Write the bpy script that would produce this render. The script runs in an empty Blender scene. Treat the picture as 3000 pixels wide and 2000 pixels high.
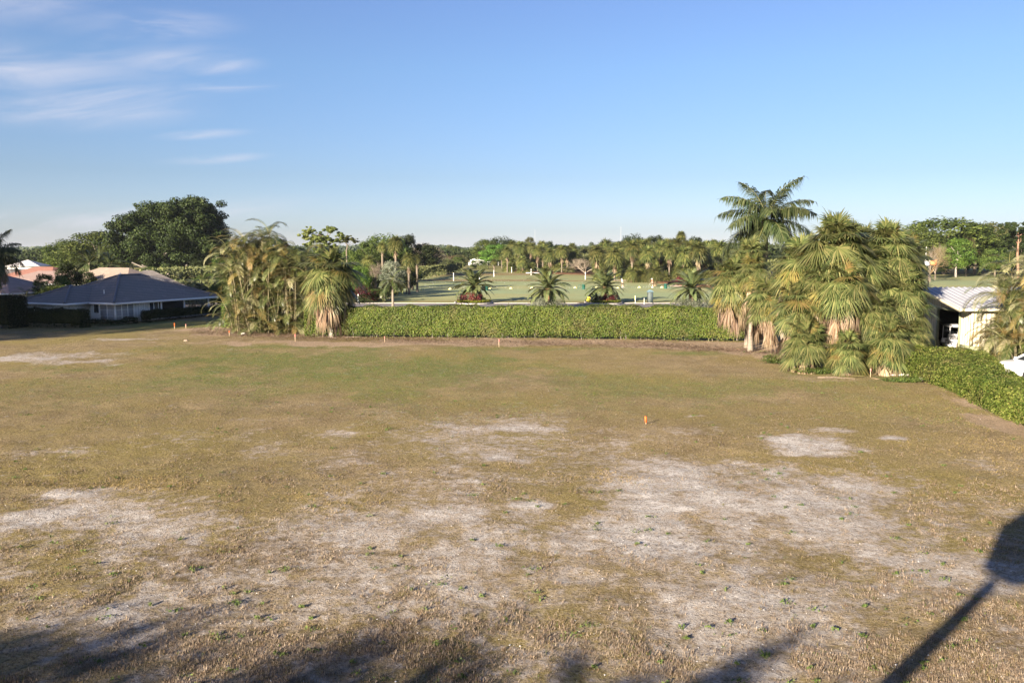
import bpy, math, random
import numpy as np
from mathutils import Vector, Matrix, Euler

R = math.radians
C = bpy.context.scene.collection
SC = bpy.context.scene

# ------------------------------------------------------------------ camera, light, exposure
CAM_H, FPX, PITCH = 7.2, 2421.0, math.atan(262 / 2421.0)
cam_d = bpy.data.cameras.new('camera'); cam = bpy.data.objects.new('camera', cam_d); C.objects.link(cam)
cam.location = (0, 0, CAM_H); cam.rotation_euler = (math.pi / 2 - PITCH, 0, 0)
cam_d.sensor_width = 36; cam_d.lens = 36 * FPX / 3000; cam_d.clip_start = 0.1; cam_d.clip_end = 20000
SC.camera = cam

SUN_AZ, SUN_EL = 36.0, 15.5            # the light travels 36 degrees to the right of straight ahead
world = bpy.data.worlds.new('World'); SC.world = world; world.use_nodes = True
wn, wl = world.node_tree.nodes, world.node_tree.links
wn.clear()
def wnode(t, **kw):
    n = wn.new(t)
    for k, v in kw.items():
        if k.startswith('i_'): n.inputs[int(k[2:])].default_value = v
        else: setattr(n, k, v)
    return n
w_out = wnode('ShaderNodeOutputWorld'); w_bg = wnode('ShaderNodeBackground')
sky = wnode('ShaderNodeTexSky', sky_type='NISHITA', sun_disc=False)
sky.sun_elevation = R(SUN_EL); sky.sun_rotation = R(180 + SUN_AZ)
sky.altitude = 0; sky.air_density = 1.0; sky.dust_density = 0.6; sky.ozone_density = 2.2
w_bg.inputs['Strength'].default_value = 0.05
# thin cirrus as part of the sky: streaks laid out by compass direction and elevation
w_tc = wnode('ShaderNodeTexCoord'); w_sp = wnode('ShaderNodeSeparateXYZ')
wl.new(w_tc.outputs['Generated'], w_sp.inputs[0])
def wm(op, a, b=None, c=None, clamp=False):
    n = wn.new('ShaderNodeMath'); n.operation = op; n.use_clamp = clamp
    for i, v in enumerate((a, b, c)):
        if v is None: continue
        if isinstance(v, (int, float)): n.inputs[i].default_value = v
        else: wl.new(v, n.inputs[i])
    return n.outputs[0]
def wrange(v, a, b, c, d):
    n = wn.new('ShaderNodeMapRange'); n.interpolation_type = 'SMOOTHSTEP'
    wl.new(v, n.inputs[0])
    for i, q in enumerate((a, b, c, d)): n.inputs[i + 1].default_value = q
    return n.outputs[0]
w_az = wm('ARCTAN2', w_sp.outputs[0], w_sp.outputs[1])       # radians, + to the right
w_el = wm('ARCSINE', w_sp.outputs[2])
w_cb = wn.new('ShaderNodeCombineXYZ')
tilt = wm('ADD', w_el, wm('MULTIPLY', w_az, -0.14))
wl.new(wm('MULTIPLY', w_az, 5.0), w_cb.inputs[0]); wl.new(wm('MULTIPLY', tilt, 24.0), w_cb.inputs[1])
def wnoise(scale, detail, dist, off):
    mp = wn.new('ShaderNodeMapping'); wl.new(w_cb.outputs[0], mp.inputs[0]); mp.inputs[1].default_value = off
    n = wn.new('ShaderNodeTexNoise'); wl.new(mp.outputs[0], n.inputs[0])
    n.inputs['Scale'].default_value = scale; n.inputs['Detail'].default_value = detail
    n.inputs['Distortion'].default_value = dist; n.inputs['Roughness'].default_value = 0.58
    return n.outputs[0]
c_big = wrange(wnoise(0.9, 2, 0.5, (3.1, 1.7, 0)), 0.44, 0.62, 0, 1)
c_fine = wm('ADD', wm('MULTIPLY', wrange(wnoise(1.1, 10, 1.3, (0.4, 5.2, 0)), 0.36, 0.72, 0, 1), .75), wm('MULTIPLY', c_big, .25))
def blob(az, el, ra, re):                                     # soft area where cirrus hangs, in degrees
    a = wm('DIVIDE', wm('SUBTRACT', w_az, R(az)), R(ra)); e = wm('DIVIDE', wm('SUBTRACT', wm('SUBTRACT', w_el, wm('MULTIPLY', wm('SUBTRACT', w_az, R(az)), 0.10)), R(el)), R(re))
    return wrange(wm('SQRT', wm('ADD', wm('MULTIPLY', a, a), wm('MULTIPLY', e, e))), 0.0, 1.45, 1, 0)
blobs = [blob(-30.5, 10.6, 9, 1.5), blob(-26, 8.8, 7, 1.3), blob(-32, 14.9, 6.5, 2.2), blob(-23.3, 13.5, 5, .9), blob(-22.3, 11.8, 4.5, .9),
         blob(-18.6, 10.4, 3, .45), blob(-19.0, 11.6, 2.6, .6), blob(-20, 7.4, 2.6, .3), blob(-19.5, 5.9, 3, .3), blob(-44, 12, 12, 5), blob(-27, 1.9, 13, .9)]
acc = blobs[0]
for b_ in blobs[1:]: acc = wm('MAXIMUM', acc, b_)
c_amt = wm('MULTIPLY', acc, wm('ADD', wm('MULTIPLY', c_fine, 0.62), 0.03), clamp=True)
w_mix = wn.new('ShaderNodeMix'); w_mix.data_type = 'RGBA'
wl.new(c_amt, w_mix.inputs[0]); w_mix.inputs[7].default_value = (4.2, 4.15, 4.6, 1)
w_gm = wn.new('ShaderNodeHueSaturation'); w_gm.inputs['Saturation'].default_value = 1.0; w_gm.inputs['Value'].default_value = 1.0
wl.new(sky.outputs[0], w_gm.inputs['Color'])
w_rp = wn.new('ShaderNodeValToRGB'); wl.new(wm('DIVIDE', w_el, R(20), clamp=True), w_rp.inputs[0])
_stops = [(0, (.88, .92, 1.4)), (.07, (.62, .68, 1.02)), (.25, (.56, .60, .80)), (.6, (.63, .69, .86)), (1, (.68, .69, .93))]
for _ in range(3): w_rp.color_ramp.elements.new(.5)
for i_, (p_, c_) in enumerate(_stops): w_rp.color_ramp.elements[i_].position = p_; w_rp.color_ramp.elements[i_].color = (*c_, 1)
w_ml = wn.new('ShaderNodeMix'); w_ml.data_type = 'RGBA'; w_ml.blend_type = 'MULTIPLY'; w_ml.inputs[0].default_value = 1
wl.new(w_gm.outputs[0], w_ml.inputs[6]); wl.new(w_rp.outputs[0], w_ml.inputs[7])
wl.new(w_ml.outputs[2], w_mix.inputs[6]); wl.new(w_mix.outputs[2], w_bg.inputs[0]); wl.new(w_bg.outputs[0], w_out.inputs[0])

sun_d = bpy.data.lights.new('sun', 'SUN'); sun = bpy.data.objects.new('sun', sun_d); C.objects.link(sun)
sun_d.energy = 5.0; sun_d.angle = R(0.53); sun_d.color = (1.0, 0.87, 0.70)
SUN_DIR = Vector((math.sin(R(SUN_AZ)) * math.cos(R(SUN_EL)), math.cos(R(SUN_AZ)) * math.cos(R(SUN_EL)), -math.sin(R(SUN_EL))))
sun.rotation_euler = SUN_DIR.to_track_quat('-Z', 'Y').to_euler(); sun.location = (-40, -60, 60)
vs = SC.view_settings
vs.view_transform = 'Standard'; vs.look = 'None'; vs.gamma = 1; vs.use_curve_mapping = False
vs.exposure = 2.0
SC.cycles.max_bounces = 6; SC.cycles.transparent_max_bounces = 6; SC.cycles.volume_bounces = 0

# ------------------------------------------------------------------ helpers
_cs, _sn = math.cos(PITCH), math.sin(PITCH)
def ray(px, py):
    u = (px - 1500) / FPX; v = (py - 1000) / FPX
    return u, _cs - v * _sn, -_sn - v * _cs
def G(px, py, z=0.0):                   # where the sight line meets the level z
    a, b, c = ray(px, py); t = (z - CAM_H) / c
    return Vector((a * t, b * t, z))
def W(px, py, Y):                       # where it meets the upright plane at distance Y
    a, b, c = ray(px, py); t = Y / b
    return Vector((a * t, Y, CAM_H + c * t))

def tag(o, label=None, cat=None, group=None, kind=None):
    if label: o['label'] = label
    if cat: o['category'] = cat
    if group: o['group'] = group
    if kind: o['kind'] = kind
    return o
def empty(name, loc, label, cat, group=None, rz=0.0):
    o = bpy.data.objects.new(name, None); C.objects.link(o); o.empty_display_size = .2
    o.location = loc; o.rotation_euler = (0, 0, rz)
    return tag(o, label, cat, group)
def place(name, mesh, parent=None, loc=(0, 0, 0), rot=(0, 0, 0), scale=(1, 1, 1)):
    o = bpy.data.objects.new(name, mesh); C.objects.link(o)
    if parent is not None: o.parent = parent
    o.location = loc; o.rotation_euler = rot
    o.scale = scale if hasattr(scale, '__len__') else (scale,) * 3
    return o

class MB:                               # collects geometry, makes one mesh
    def __init__(s): s.v = []; s.f = []; s.m = []; s.n = 0; s.c = []
    def add(s, V, F, mi=0, col=None):
        V = np.asarray(V, float).reshape(-1, 3)
        if not isinstance(F, np.ndarray) and len({len(f) for f in F}) > 1:   # faces of mixed size
            for k in sorted({len(f) for f in F}):
                g = [f for f in F if len(f) == k]; s.f.append(np.asarray(g, int) + s.n); s.m.append(np.full(len(g), mi))
            s.v.append(V); s.n += len(V); s.c.append(np.ones((len(V), 3))); return s
        F = np.asarray(F, int)
        s.v.append(V); s.f.append(F + s.n); s.m.append(np.full(len(F), mi)); s.n += len(V)
        s.c.append(np.tile(np.array((1., 1, 1)), (len(V), 1)) if col is None else np.broadcast_to(np.asarray(col, float), (len(V), 3)).copy())
        return s
    def box(s, c, d, rz=0.0, mi=0, taper=1.0, rot=None):
        x, y, z = d[0] / 2, d[1] / 2, d[2] / 2; t = taper
        V = np.array([(-x, -y, -z), (x, -y, -z), (x, y, -z), (-x, y, -z), (-x * t, -y * t, z), (x * t, -y * t, z), (x * t, y * t, z), (-x * t, y * t, z)])
        if rot is not None: V = V @ np.array(Euler(rot).to_matrix()).T
        elif rz: V = V @ np.array(Matrix.Rotation(rz, 3, 'Z')).T
        return s.add(V + np.array(c), [(0, 3, 2, 1), (4, 5, 6, 7), (0, 1, 5, 4), (1, 2, 6, 5), (2, 3, 7, 6), (3, 0, 4, 7)], mi)
    def tube(s, pts, rad, n=8, mi=0, caps=True):
        pts = [Vector(p) for p in pts]
        if not hasattr(rad, '__len__'): rad = [rad] * len(pts)
        V = []; up = Vector((.13, .2, 1)).normalized()
        for i, p in enumerate(pts):
            d = (pts[min(i + 1, len(pts) - 1)] - pts[max(i - 1, 0)]).normalized()
            a = d.cross(up)
            if a.length < 1e-3: a = d.cross(Vector((1, 0, 0)))
            a.normalize(); b = d.cross(a)
            for k in range(n):
                q = 2 * math.pi * k / n
                V.append(p + (a * math.cos(q) + b * math.sin(q)) * rad[i])
        F = [(i * n + k, i * n + (k + 1) % n, (i + 1) * n + (k + 1) % n, (i + 1) * n + k) for i in range(len(pts) - 1) for k in range(n)]
        s.add(np.array([tuple(v) for v in V]), F, mi)
        if caps:
            for i in (0, len(pts) - 1):
                c = len(pts[0:1]); base = [tuple(v) for v in V[i * n:(i + 1) * n]]
                s.add(base + [tuple(pts[i])], [(k, (k + 1) % n, n) for k in range(n)], mi)
        return s
    def poly(s, V, F, mi=0):
        for f in F: s.add([V[i] for i in f], [tuple(range(len(f)))], mi)
        return s
    def mesh(s, name, mats, smooth=False, colors=False):
        V = np.concatenate(s.v); tot = []; idx = []
        for F in s.f:
            tot.append(np.full(len(F), F.shape[1])); idx.append(F.ravel())
        tot = np.concatenate(tot); idx = np.concatenate(idx); mi = np.concatenate(s.m)
        me = bpy.data.meshes.new(name)
        me.vertices.add(len(V)); me.vertices.foreach_set('co', V.astype(np.float32).ravel())
        me.loops.add(len(idx)); me.loops.foreach_set('vertex_index', idx.astype(np.int32))
        me.polygons.add(len(tot)); st = np.concatenate(([0], np.cumsum(tot)[:-1]))
        me.polygons.foreach_set('loop_start', st.astype(np.int32))
        me.polygons.foreach_set('material_index', mi.astype(np.int32))
        if smooth: me.polygons.foreach_set('use_smooth', np.ones(len(tot), bool))
        if not isinstance(mats, (list, tuple)): mats = [mats]
        for m in mats: me.materials.append(m)
        me.update(calc_edges=True)
        if colors:
            a = me.color_attributes.new('tint', 'FLOAT_COLOR', 'POINT')
            cc = np.concatenate([np.concatenate(s.c), np.ones((len(V), 1))], 1)
            a.data.foreach_set('color', cc.astype(np.float32).ravel())
        return me
    def obj(s, name, mats, parent=None, loc=(0, 0, 0), smooth=False, colors=False, rz=0.0):
        return place(name, s.mesh(name, mats, smooth, colors), parent, loc, (0, 0, rz))

# ---- value noise in numpy for layout
_rng = np.random.RandomState(11)
_T = _rng.rand(256, 256)
def vnoise(x, y):
    xi = np.floor(x).astype(int); yi = np.floor(y).astype(int); fx = x - xi; fy = y - yi
    fx = fx * fx * (3 - 2 * fx); fy = fy * fy * (3 - 2 * fy)
    a = _T[xi % 256, yi % 256]; b = _T[(xi + 1) % 256, yi % 256]; c = _T[xi % 256, (yi + 1) % 256]; d = _T[(xi + 1) % 256, (yi + 1) % 256]
    return (a * (1 - fx) + b * fx) * (1 - fy) + (c * (1 - fx) + d * fx) * fy
def fbm(x, y, o=4):
    s = 0; a = .5; t = 0
    for i in range(o):
        s = s + a * vnoise(x + 17.3 * i, y + 9.1 * i); t += a; a *= .55; x = x * 2.03; y = y * 2.03
    return s / t

# ------------------------------------------------------------------ materials
class NT:
    def __init__(s, name):
        s.m = bpy.data.materials.new(name); s.m.use_nodes = True; s.t = s.m.node_tree; s.n = s.t.nodes; s.l = s.t.links
        s.b = s.n['Principled BSDF']; s.out = s.n['Material Output']
    def node(s, t, **kw):
        n = s.n.new(t)
        for k, v in kw.items(): setattr(n, k, v)
        return n
    def put(s, sock, v):
        if hasattr(v, 'is_output'): s.l.new(v, sock)
        else:
            if sock.type == 'RGBA' and len(v) == 3: v = (*v, 1)
            sock.default_value = v
    def noise(s, scale, detail=4, co=None, rough=.55, dist=0.0, vec=(1, 1, 1)):
        n = s.node('ShaderNodeTexNoise'); n.inputs['Scale'].default_value = scale; n.inputs['Detail'].default_value = detail
        n.inputs['Roughness'].default_value = rough; n.inputs['Distortion'].default_value = dist
        co = co or s.coord()
        if vec != (1, 1, 1):
            mp = s.node('ShaderNodeMapping'); mp.inputs[3].default_value = vec; s.l.new(co, mp.inputs[0]); co = mp.outputs[0]
        s.l.new(co, n.inputs[0]); return n.outputs[0]
    def coord(s, which='Object'):
        return s.node('ShaderNodeTexCoord').outputs[which]
    def pos(s): return s.node('ShaderNodeNewGeometry').outputs['Position']
    def ramp(s, f, stops):
        r = s.node('ShaderNodeValToRGB'); el = r.color_ramp.elements
        while len(el) < len(stops): el.new(.5)
        for e, (p, c) in zip(el, stops): e.position = p; e.color = (*c, 1) if len(c) == 3 else c
        s.l.new(f, r.inputs[0]); return r.outputs[0]
    def rng(s, f, a, b, c=0., d=1.):
        n = s.node('ShaderNodeMapRange'); s.l.new(f, n.inputs[0])
        for i, q in enumerate((a, b, c, d)): n.inputs[i + 1].default_value = q
        return n.outputs[0]
    def mix(s, f, a, b, mode='MIX'):
        n = s.node('ShaderNodeMix', data_type='RGBA', blend_type=mode)
        s.put(n.inputs[0], f); s.put(n.inputs[6], a); s.put(n.inputs[7], b); return n.outputs[2]
    def math(s, op, a, b=0.0, clamp=False):
        n = s.node('ShaderNodeMath', operation=op, use_clamp=clamp); s.put(n.inputs[0], a); s.put(n.inputs[1], b); return n.outputs[0]
    def bump(s, h, strength=.5, dist=.05):
        n = s.node('ShaderNodeBump'); n.inputs['Strength'].default_value = strength; n.inputs['Distance'].default_value = dist
        s.l.new(h, n.inputs['Height']); s.l.new(n.outputs[0], s.b.inputs['Normal']); return n
    def done(s, col=None, rough=.7, spec=.3, metal=0.):
        if col is not None: s.put(s.b.inputs['Base Color'], col)
        s.put(s.b.inputs['Roughness'], rough); s.put(s.b.inputs['Specular IOR Level'], spec); s.put(s.b.inputs['Metallic'], metal)
        return s.m

def mat_plain(name, col, rough=.6, spec=.3, metal=0., grain=8., amt=.18, bump=.0):
    t = NT(name); n = t.noise(grain, 5)
    c = t.mix(t.rng(n, .3, .7), tuple(x * (1 - amt) for x in col), tuple(min(1, x * (1 + amt)) for x in col))
    if bump: t.bump(n, bump, .02)
    return t.done(c, rough, spec, metal)

def mat_leaf(name, cols, transl=.28, rough=.55, spec=.25, obvar=.3, big=.25, patch=None):
    """leaves: every leaf takes its own tone from the list, each plant drifts a little"""
    t = NT(name)
    isl = t.node('ShaderNodeNewGeometry').outputs['Random Per Island']
    n = len(cols); c = t.ramp(isl, [((i + .5) / n, q) for i, q in enumerate(cols)])
    oi = t.node('ShaderNodeObjectInfo').outputs['Random']
    hs = t.node('ShaderNodeHueSaturation'); t.l.new(c, hs.inputs['Color'])
    t.l.new(t.rng(oi, 0, 1, 1 - obvar, 1 + obvar), hs.inputs['Value'])
    t.l.new(t.rng(oi, 0, 1, .487, .513), hs.inputs['Hue'])
    nz = t.noise(big, 2, co=t.pos()); hs2 = t.node('ShaderNodeHueSaturation'); t.l.new(hs.outputs[0], hs2.inputs['Color'])
    t.l.new(t.rng(nz, .3, .7, .8, 1.22), hs2.inputs['Value']); t.l.new(t.rng(nz, .3, .7, .51, .49), hs2.inputs['Hue'])
    col = hs2.outputs[0]
    if patch:                           # woody and yellowing patches
        pn = t.noise(.55, 5, co=t.pos(), rough=.65); col = t.mix(t.rng(pn, .52, .68, 0, .7), col, t.mix(isl, (.05, .05, .02), patch))
    t.done(col, rough, spec)
    if transl:
        tr = t.node('ShaderNodeBsdfTranslucent'); t.l.new(col, tr.inputs[0]); mx = t.node('ShaderNodeMixShader'); mx.inputs[0].default_value = transl
        t.l.new(t.b.outputs[0], mx.inputs[1]); t.l.new(tr.outputs[0], mx.inputs[2]); t.l.new(mx.outputs[0], t.out.inputs[0])
    return t.m

M = {}
M['leaf_dark'] = mat_leaf('leaf_dark', [(.012, .018, .005), (.022, .033, .009), (.04, .052, .014), (.016, .026, .008)], .1, spec=.12)
M['leaf_mid'] = mat_leaf('leaf_mid', [(.038, .058, .012), (.07, .098, .02), (.11, .135, .032), (.05, .075, .016)], spec=.15)
M['leaf_olive'] = mat_leaf('leaf_olive', [(.055, .065, .022), (.10, .11, .035), (.14, .14, .05), (.07, .08, .03)])
M['leaf_bright'] = mat_leaf('leaf_bright', [(.045, .09, .012), (.085, .15, .02), (.12, .19, .03), (.06, .11, .016)])
M['leaf_yellow'] = mat_leaf('leaf_yellow', [(.08, .10, .025), (.14, .16, .04), (.19, .20, .055), (.06, .08, .02)])
M['leaf_grey'] = mat_leaf('leaf_grey', [(.10, .12, .08), (.17, .19, .13), (.22, .23, .16), (.12, .13, .09)])
M['leaf_hazy'] = mat_leaf('leaf_hazy', [(.035, .055, .035), (.06, .08, .05), (.08, .10, .06)])  # far foliage: the blue of distance haze is put into the leaf colour
M['leaf_hedge_sunlit'] = mat_leaf('leaf_hedge_sunlit', [(.05, .085, .013), (.11, .155, .026), (.19, .225, .045), (.075, .115, .016), (.25, .25, .07)], .3, big=.5, patch=(.26, .19, .09))  # warmer copy of the hedge leaves, low sunlight put into the colour
M['leaf_red'] = mat_leaf('leaf_red', [(.06, .012, .015), (.13, .018, .022), (.20, .035, .04), (.04, .025, .018)])
M['leaf_hedge'] = mat_leaf('leaf_hedge', [(.04, .085, .011), (.09, .155, .020), (.165, .23, .034), (.065, .12, .013), (.23, .265, .055), (.13, .14, .05)], .3, big=.5, patch=(.20, .16, .07))
M['twig'] = mat_leaf('twig', [(.16, .12, .09), (.25, .20, .15), (.32, .27, .21), (.12, .09, .06)], .0)
M['twig_brown'] = mat_leaf('twig_brown', [(.11, .065, .04), (.17, .11, .06), (.10, .09, .04)], .0)
M['fan'] = mat_leaf('fan', [(.045, .062, .018), (.075, .092, .028), (.125, .135, .045), (.095, .11, .034), (.17, .16, .06)], .15, .42, .4, .25, .6)
M['fan_gold'] = mat_leaf('fan_gold', [(.12, .11, .03), (.19, .145, .045), (.25, .18, .065), (.10, .11, .028)], .25, .5, .3, .25, .6)
M['fan_dead'] = mat_leaf('fan_dead', [(.17, .115, .07), (.25, .18, .12), (.32, .25, .185), (.13, .08, .045)], .1, .8, .1, .25, .6)
M['fan_far'] = mat_leaf('fan_far', [(.05, .064, .018), (.095, .11, .032), (.165, .155, .05), (.075, .09, .023)], .25, .5, .3, .3, .1)
M['royal'] = mat_leaf('royal', [(.022, .036, .011), (.045, .06, .02), (.09, .10, .042), (.034, .048, .016)], .2, .5, .3, .15)
M['date'] = mat_leaf('date', [(.06, .085, .03), (.115, .14, .05), (.17, .19, .08), (.08, .10, .038)], .15, .45, .4, .15)
M['areca'] = mat_leaf('areca', [(.032, .05, .012), (.06, .08, .018), (.11, .125, .035), (.17, .165, .07), (.045, .062, .016)], .25, .4, .45, .3)
M['areca_gold'] = mat_leaf('areca_gold', [(.11, .085, .022), (.19, .125, .035), (.08, .08, .022), (.25, .18, .07)], .3, .45, .4, .3)
M['areca_pale'] = mat_leaf('areca_pale', [(.22, .22, .10), (.30, .28, .15), (.15, .16, .05), (.36, .32, .19)], .25, .35, .5, .2)
M['ground_leaf'] = mat_leaf('ground_leaf', [(.09, .12, .015), (.16, .19, .02), (.24, .24, .03)])

def mat_bark(name, a, b, sc=6, stretch=(1, 1, .25)):
    t = NT(name); n = t.noise(sc, 6, vec=stretch, rough=.65)
    t.bump(n, .8, .03); return t.done(t.mix(t.rng(n, .3, .7), a, b), .85, .15)
M['bark'] = mat_bark('bark', (.09, .07, .05), (.22, .18, .14))
M['bark_pale'] = mat_bark('bark_pale', (.20, .17, .145), (.36, .32, .28))
M['bark_red'] = mat_bark('bark_red', (.16, .08, .05), (.32, .20, .14))
M['palm_bark'] = mat_bark('palm_bark', (.13, .105, .08), (.27, .23, .185), 5, (.4, .4, 3))
M['date_bark'] = mat_bark('date_bark', (.10, .05, .03), (.34, .20, .12), 9, (1, 1, 1.6))
M['stem_green'] = mat_bark('stem_green', (.10, .09, .05), (.24, .20, .12), 4, (.4, .4, 5))
M['rachis'] = mat_plain('rachis', (.15, .14, .05), .5, .4)
M['rachis_dead'] = mat_plain('rachis_dead', (.34, .22, .13), .7, .2)
M['fan_dead_far'] = mat_leaf('fan_dead_far', [(.14, .10, .06), (.20, .15, .10), (.26, .20, .14), (.10, .07, .04)], .05, .8, .1)
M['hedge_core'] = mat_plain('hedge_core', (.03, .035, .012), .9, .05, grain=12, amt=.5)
HAZE = .00006
SHADERS = [  # x, y, height, half width, kind, variant
 (-66, 42, 21, 6.5, 'leaf_mid', 0, 'broad tree beyond the left edge, nearest the camera of the left row'), (-77, 52, 22, 8.5, 'leaf_mid', 1, 'second broad tree beyond the left edge'), (-71, 60, 20, 7, 'leaf_dark', 2, 'third broad tree beyond the left edge'), (-88, 64, 22, 9, 'leaf_mid', 3, 'farthest broad tree beyond the left edge'), (-67, 50, 19, 6.5, 'leaf_dark', 4, 'bushy tree between the trees beyond the left edge'), (-62, 56, 17, 5.5, 'leaf_dark', 1, 'smaller dense tree beyond the left edge, nearest the hedge block'),
 (-40.7, -16.3, 10.9, 5, 'leaf_mid', 2, 'broad tree behind the camera, outermost at the left'), (-34.7, -16.3, 10.85, 5, 'leaf_mid', 3, 'second broad tree from the left behind the camera'), (-29.2, -16, 10.7, 4.8, 'leaf_mid', 0, 'third broad tree from the left behind the camera'), (-23.7, -16, 10.5, 4.4, 'leaf_mid', 1, 'broad tree behind the camera, left of the palms')]
SHADE_PALMS = [(-15.9, -9.5, 6.1, 'feathery palm behind the camera, outer left one'), (-14.4, -9.3, 5.9, 'feathery palm behind the camera, second from the left'), (-13.3, -8.6, 5.9, 'feathery palm behind the camera, third from the left'), (-12.0, -9.0, 5.8, 'feathery palm behind the camera, second from the right'), (-10.6, -9.8, 5.9, 'feathery palm behind the camera, outer right one')]
# ------------------------------------------------------------------ ground
def ell(px, py, rx, ry):
    c = G(px, py); rxw = rx * c.y / FPX; ryw = abs(G(px, py - ry).y - G(px, min(py + ry, 2400)).y) / 2
    return c.x, c.y, max(rxw, .15), max(ryw, .3)
def field(X, Y, ells, warp=.35, soft=.55):
    o = np.zeros_like(X)
    n1 = (fbm(X * .55 + 3, Y * .4 + 8, 5) - .5) ; n2 = (fbm(X * .16 + 40, Y * .16 + 9, 3) - .5)
    for (px, py, rx, ry, s) in ells:
        cx, cy, a, b = ell(px, py, rx, ry)
        d = np.sqrt(((X - cx) / a) ** 2 + ((Y - cy) / b) ** 2) + n1 * 3.4 * warp / .35 + n2 * 1.2
        o = np.maximum(o, s * np.clip((1 + soft - d) / (2 * soft), 0, 1))
    return o
SAND = [(230, 1445, 120, 14, .7), (100, 1520, 220, 60, .68), (60, 1610, 220, 90, .62), (400, 1560, 150, 16, .6), (345, 1785, 85, 34, .75), (780, 1800, 45, 22, .3), (800, 1640, 60, 14, .4),
        (1500, 1255, 150, 10, .6), (1400, 1262, 90, 8, .4), (1450, 1345, 120, 22, .6), (1500, 1352, 60, 9, .9), (1330, 1372, 60, 9, .5), (1060, 1268, 100, 9, .4), (1380, 1413, 70, 6, .75),
        (1570, 1480, 60, 8, .8), (1970, 1488, 95, 10, .78), (1890, 1480, 60, 8, .7), (2310, 1305, 110, 24, .62), (2270, 1290, 70, 8, .72), (2340, 1318, 60, 6, .66), (2620, 1283, 40, 5, .8), (2020, 1220, 40, 4, .6),
        (1500, 1590, 620, 75, .62), (1900, 1600, 350, 70, .66), (2250, 1400, 220, 50, .6), (2380, 1460, 340, 80, .68), (2500, 1540, 380, 80, .6), (2750, 1640, 220, 35, .6), (2500, 1600, 300, 40, .5), (2150, 1840, 400, 130, .55),
        (1050, 1560, 200, 35, .6), (1260, 1515, 120, 22, .55), (900, 1520, 250, 30, .35), (2050, 1690, 260, 40, .4), (1500, 1700, 1300, 190, .56), (2200, 1750, 700, 200, .5), (400, 1560, 500, 90, .5), (2400, 1500, 500, 110, .45), (1400, 1300, 500, 60, .3), (1450, 1400, 400, 50, .32), (1600, 1740, 150, 40, .35), (2650, 1800, 200, 90, .3), (600, 1990, 700, 60, .25),
        (80, 1052, 70, 8, .55), (260, 1060, 90, 6, .6), (350, 995, 50, 4, .5), (190, 1040, 120, 8, .35), (2460, 1262, 60, 5, .45), (1800, 1300, 70, 8, .35), (150, 1320, 90, 10, .3), (750, 1230, 60, 5, .25)]
BROWN = [(700, 1620, 260, 55, .9), (520, 1650, 200, 50, .7), (1130, 1480, 110, 20, .35), (1930, 1660, 150, 30, .8), (2680, 1480, 200, 50, .7), (2850, 1850, 220, 160, .7), (1100, 1860, 520, 130, .85), (2000, 1900, 500, 60, .5), (2700, 1950, 350, 60, .7), (900, 1700, 350, 60, .6), (600, 1200, 500, 40, .35), (2000, 1950, 500, 60, .35), (250, 1740, 250, 40, .5), (2900, 1600, 150, 50, .6), (1500, 1830, 300, 80, .55)]
STRAW = [(420, 1425, 190, 24, .8), (850, 1455, 180, 26, .8), (1000, 1410, 200, 16, .4), (1700, 1395, 140, 15, .9), (120, 1400, 120, 20, .4), (2750, 1180, 160, 30, .5), (2900, 1300, 150, 60, .5), (300, 960, 200, 8, .4), (2000, 1380, 150, 20, .4)]
GREEN = [(950, 1060, 600, 40, .95), (1200, 1085, 500, 30, .8), (2050, 1135, 420, 26, .65), (1000, 1100, 700, 50, .7), (600, 1020, 150, 14, .6), (2350, 1120, 250, 28, .6), (1700, 1120, 300, 30, .5), (500, 950, 220, 14, 1.), (330, 952, 200, 9, .9), (900, 1010, 300, 8, .9), (1600, 1022, 600, 5, .8), (2000, 1035, 250, 6, .9), (2500, 1160, 200, 20, .4),
         (1500, 1150, 900, 60, .4), (300, 1130, 350, 45, .45), (2650, 1200, 300, 30, .35), (2600, 1110, 150, 12, .8)]
LITTER = [(800, 975, 260, 8, 1.), (640, 965, 150, 7, .9), (1400, 1004, 700, 9, 1.), (2000, 1012, 300, 13, 1.), (2200, 1030, 90, 18, .9), (2830, 1180, 50, 30, .7), (2930, 1240, 60, 25, .7), (2400, 1110, 200, 9, .5), (560, 985, 130, 8, .4)]

def axis(parts):
    out = []
    for a, b, n in parts: out += list(np.linspace(a, b, n, endpoint=False))
    return np.array(out + [parts[-1][1]])
gx = axis([(-4000, -600, 8), (-600, -120, 16), (-120, -46, 40), (-46, 46, 330), (46, 120, 40), (120, 600, 16), (600, 4000, 8)])
gy = axis([(-300, -40, 8), (-40, 8, 24), (8, 30, 150), (30, 66, 150), (66, 106, 90), (106, 300, 30), (300, 900, 10), (900, 5000, 10)])
XX, YY = np.meshgrid(gx, gy)
def ground_z(X, Y):
    near = np.clip((100 - Y) / 30, 0, 1) * np.clip((60 - np.abs(X)) / 10, 0, 1)
    return near * ((fbm(X * 1.7, Y * 1.7, 4) - .5) * .10 + (fbm(X * .12, Y * .12, 2) - .5) * .22)
def ground_fields(X, Y):
    br = field(X, Y, BROWN, .45, .9)
    return (field(X, Y, SAND, .42, .85) * (1.42 - .75 * br), br, field(X, Y, STRAW, .5, .7), field(X, Y, GREEN, .3, .6), field(X, Y, LITTER, .18, .35))
ZZ = ground_z(XX, YY)
fs, fb, fw, fg, fl = ground_fields(XX, YY)
me = MB(); nx = len(gx); ny = len(gy)
ii, jj = np.meshgrid(np.arange(nx - 1), np.arange(ny - 1)); a = (jj * nx + ii).ravel()
me.add(np.stack([XX.ravel(), YY.ravel(), ZZ.ravel()], 1), np.stack([a, a + 1, a + nx + 1, a + nx], 1))

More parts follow.
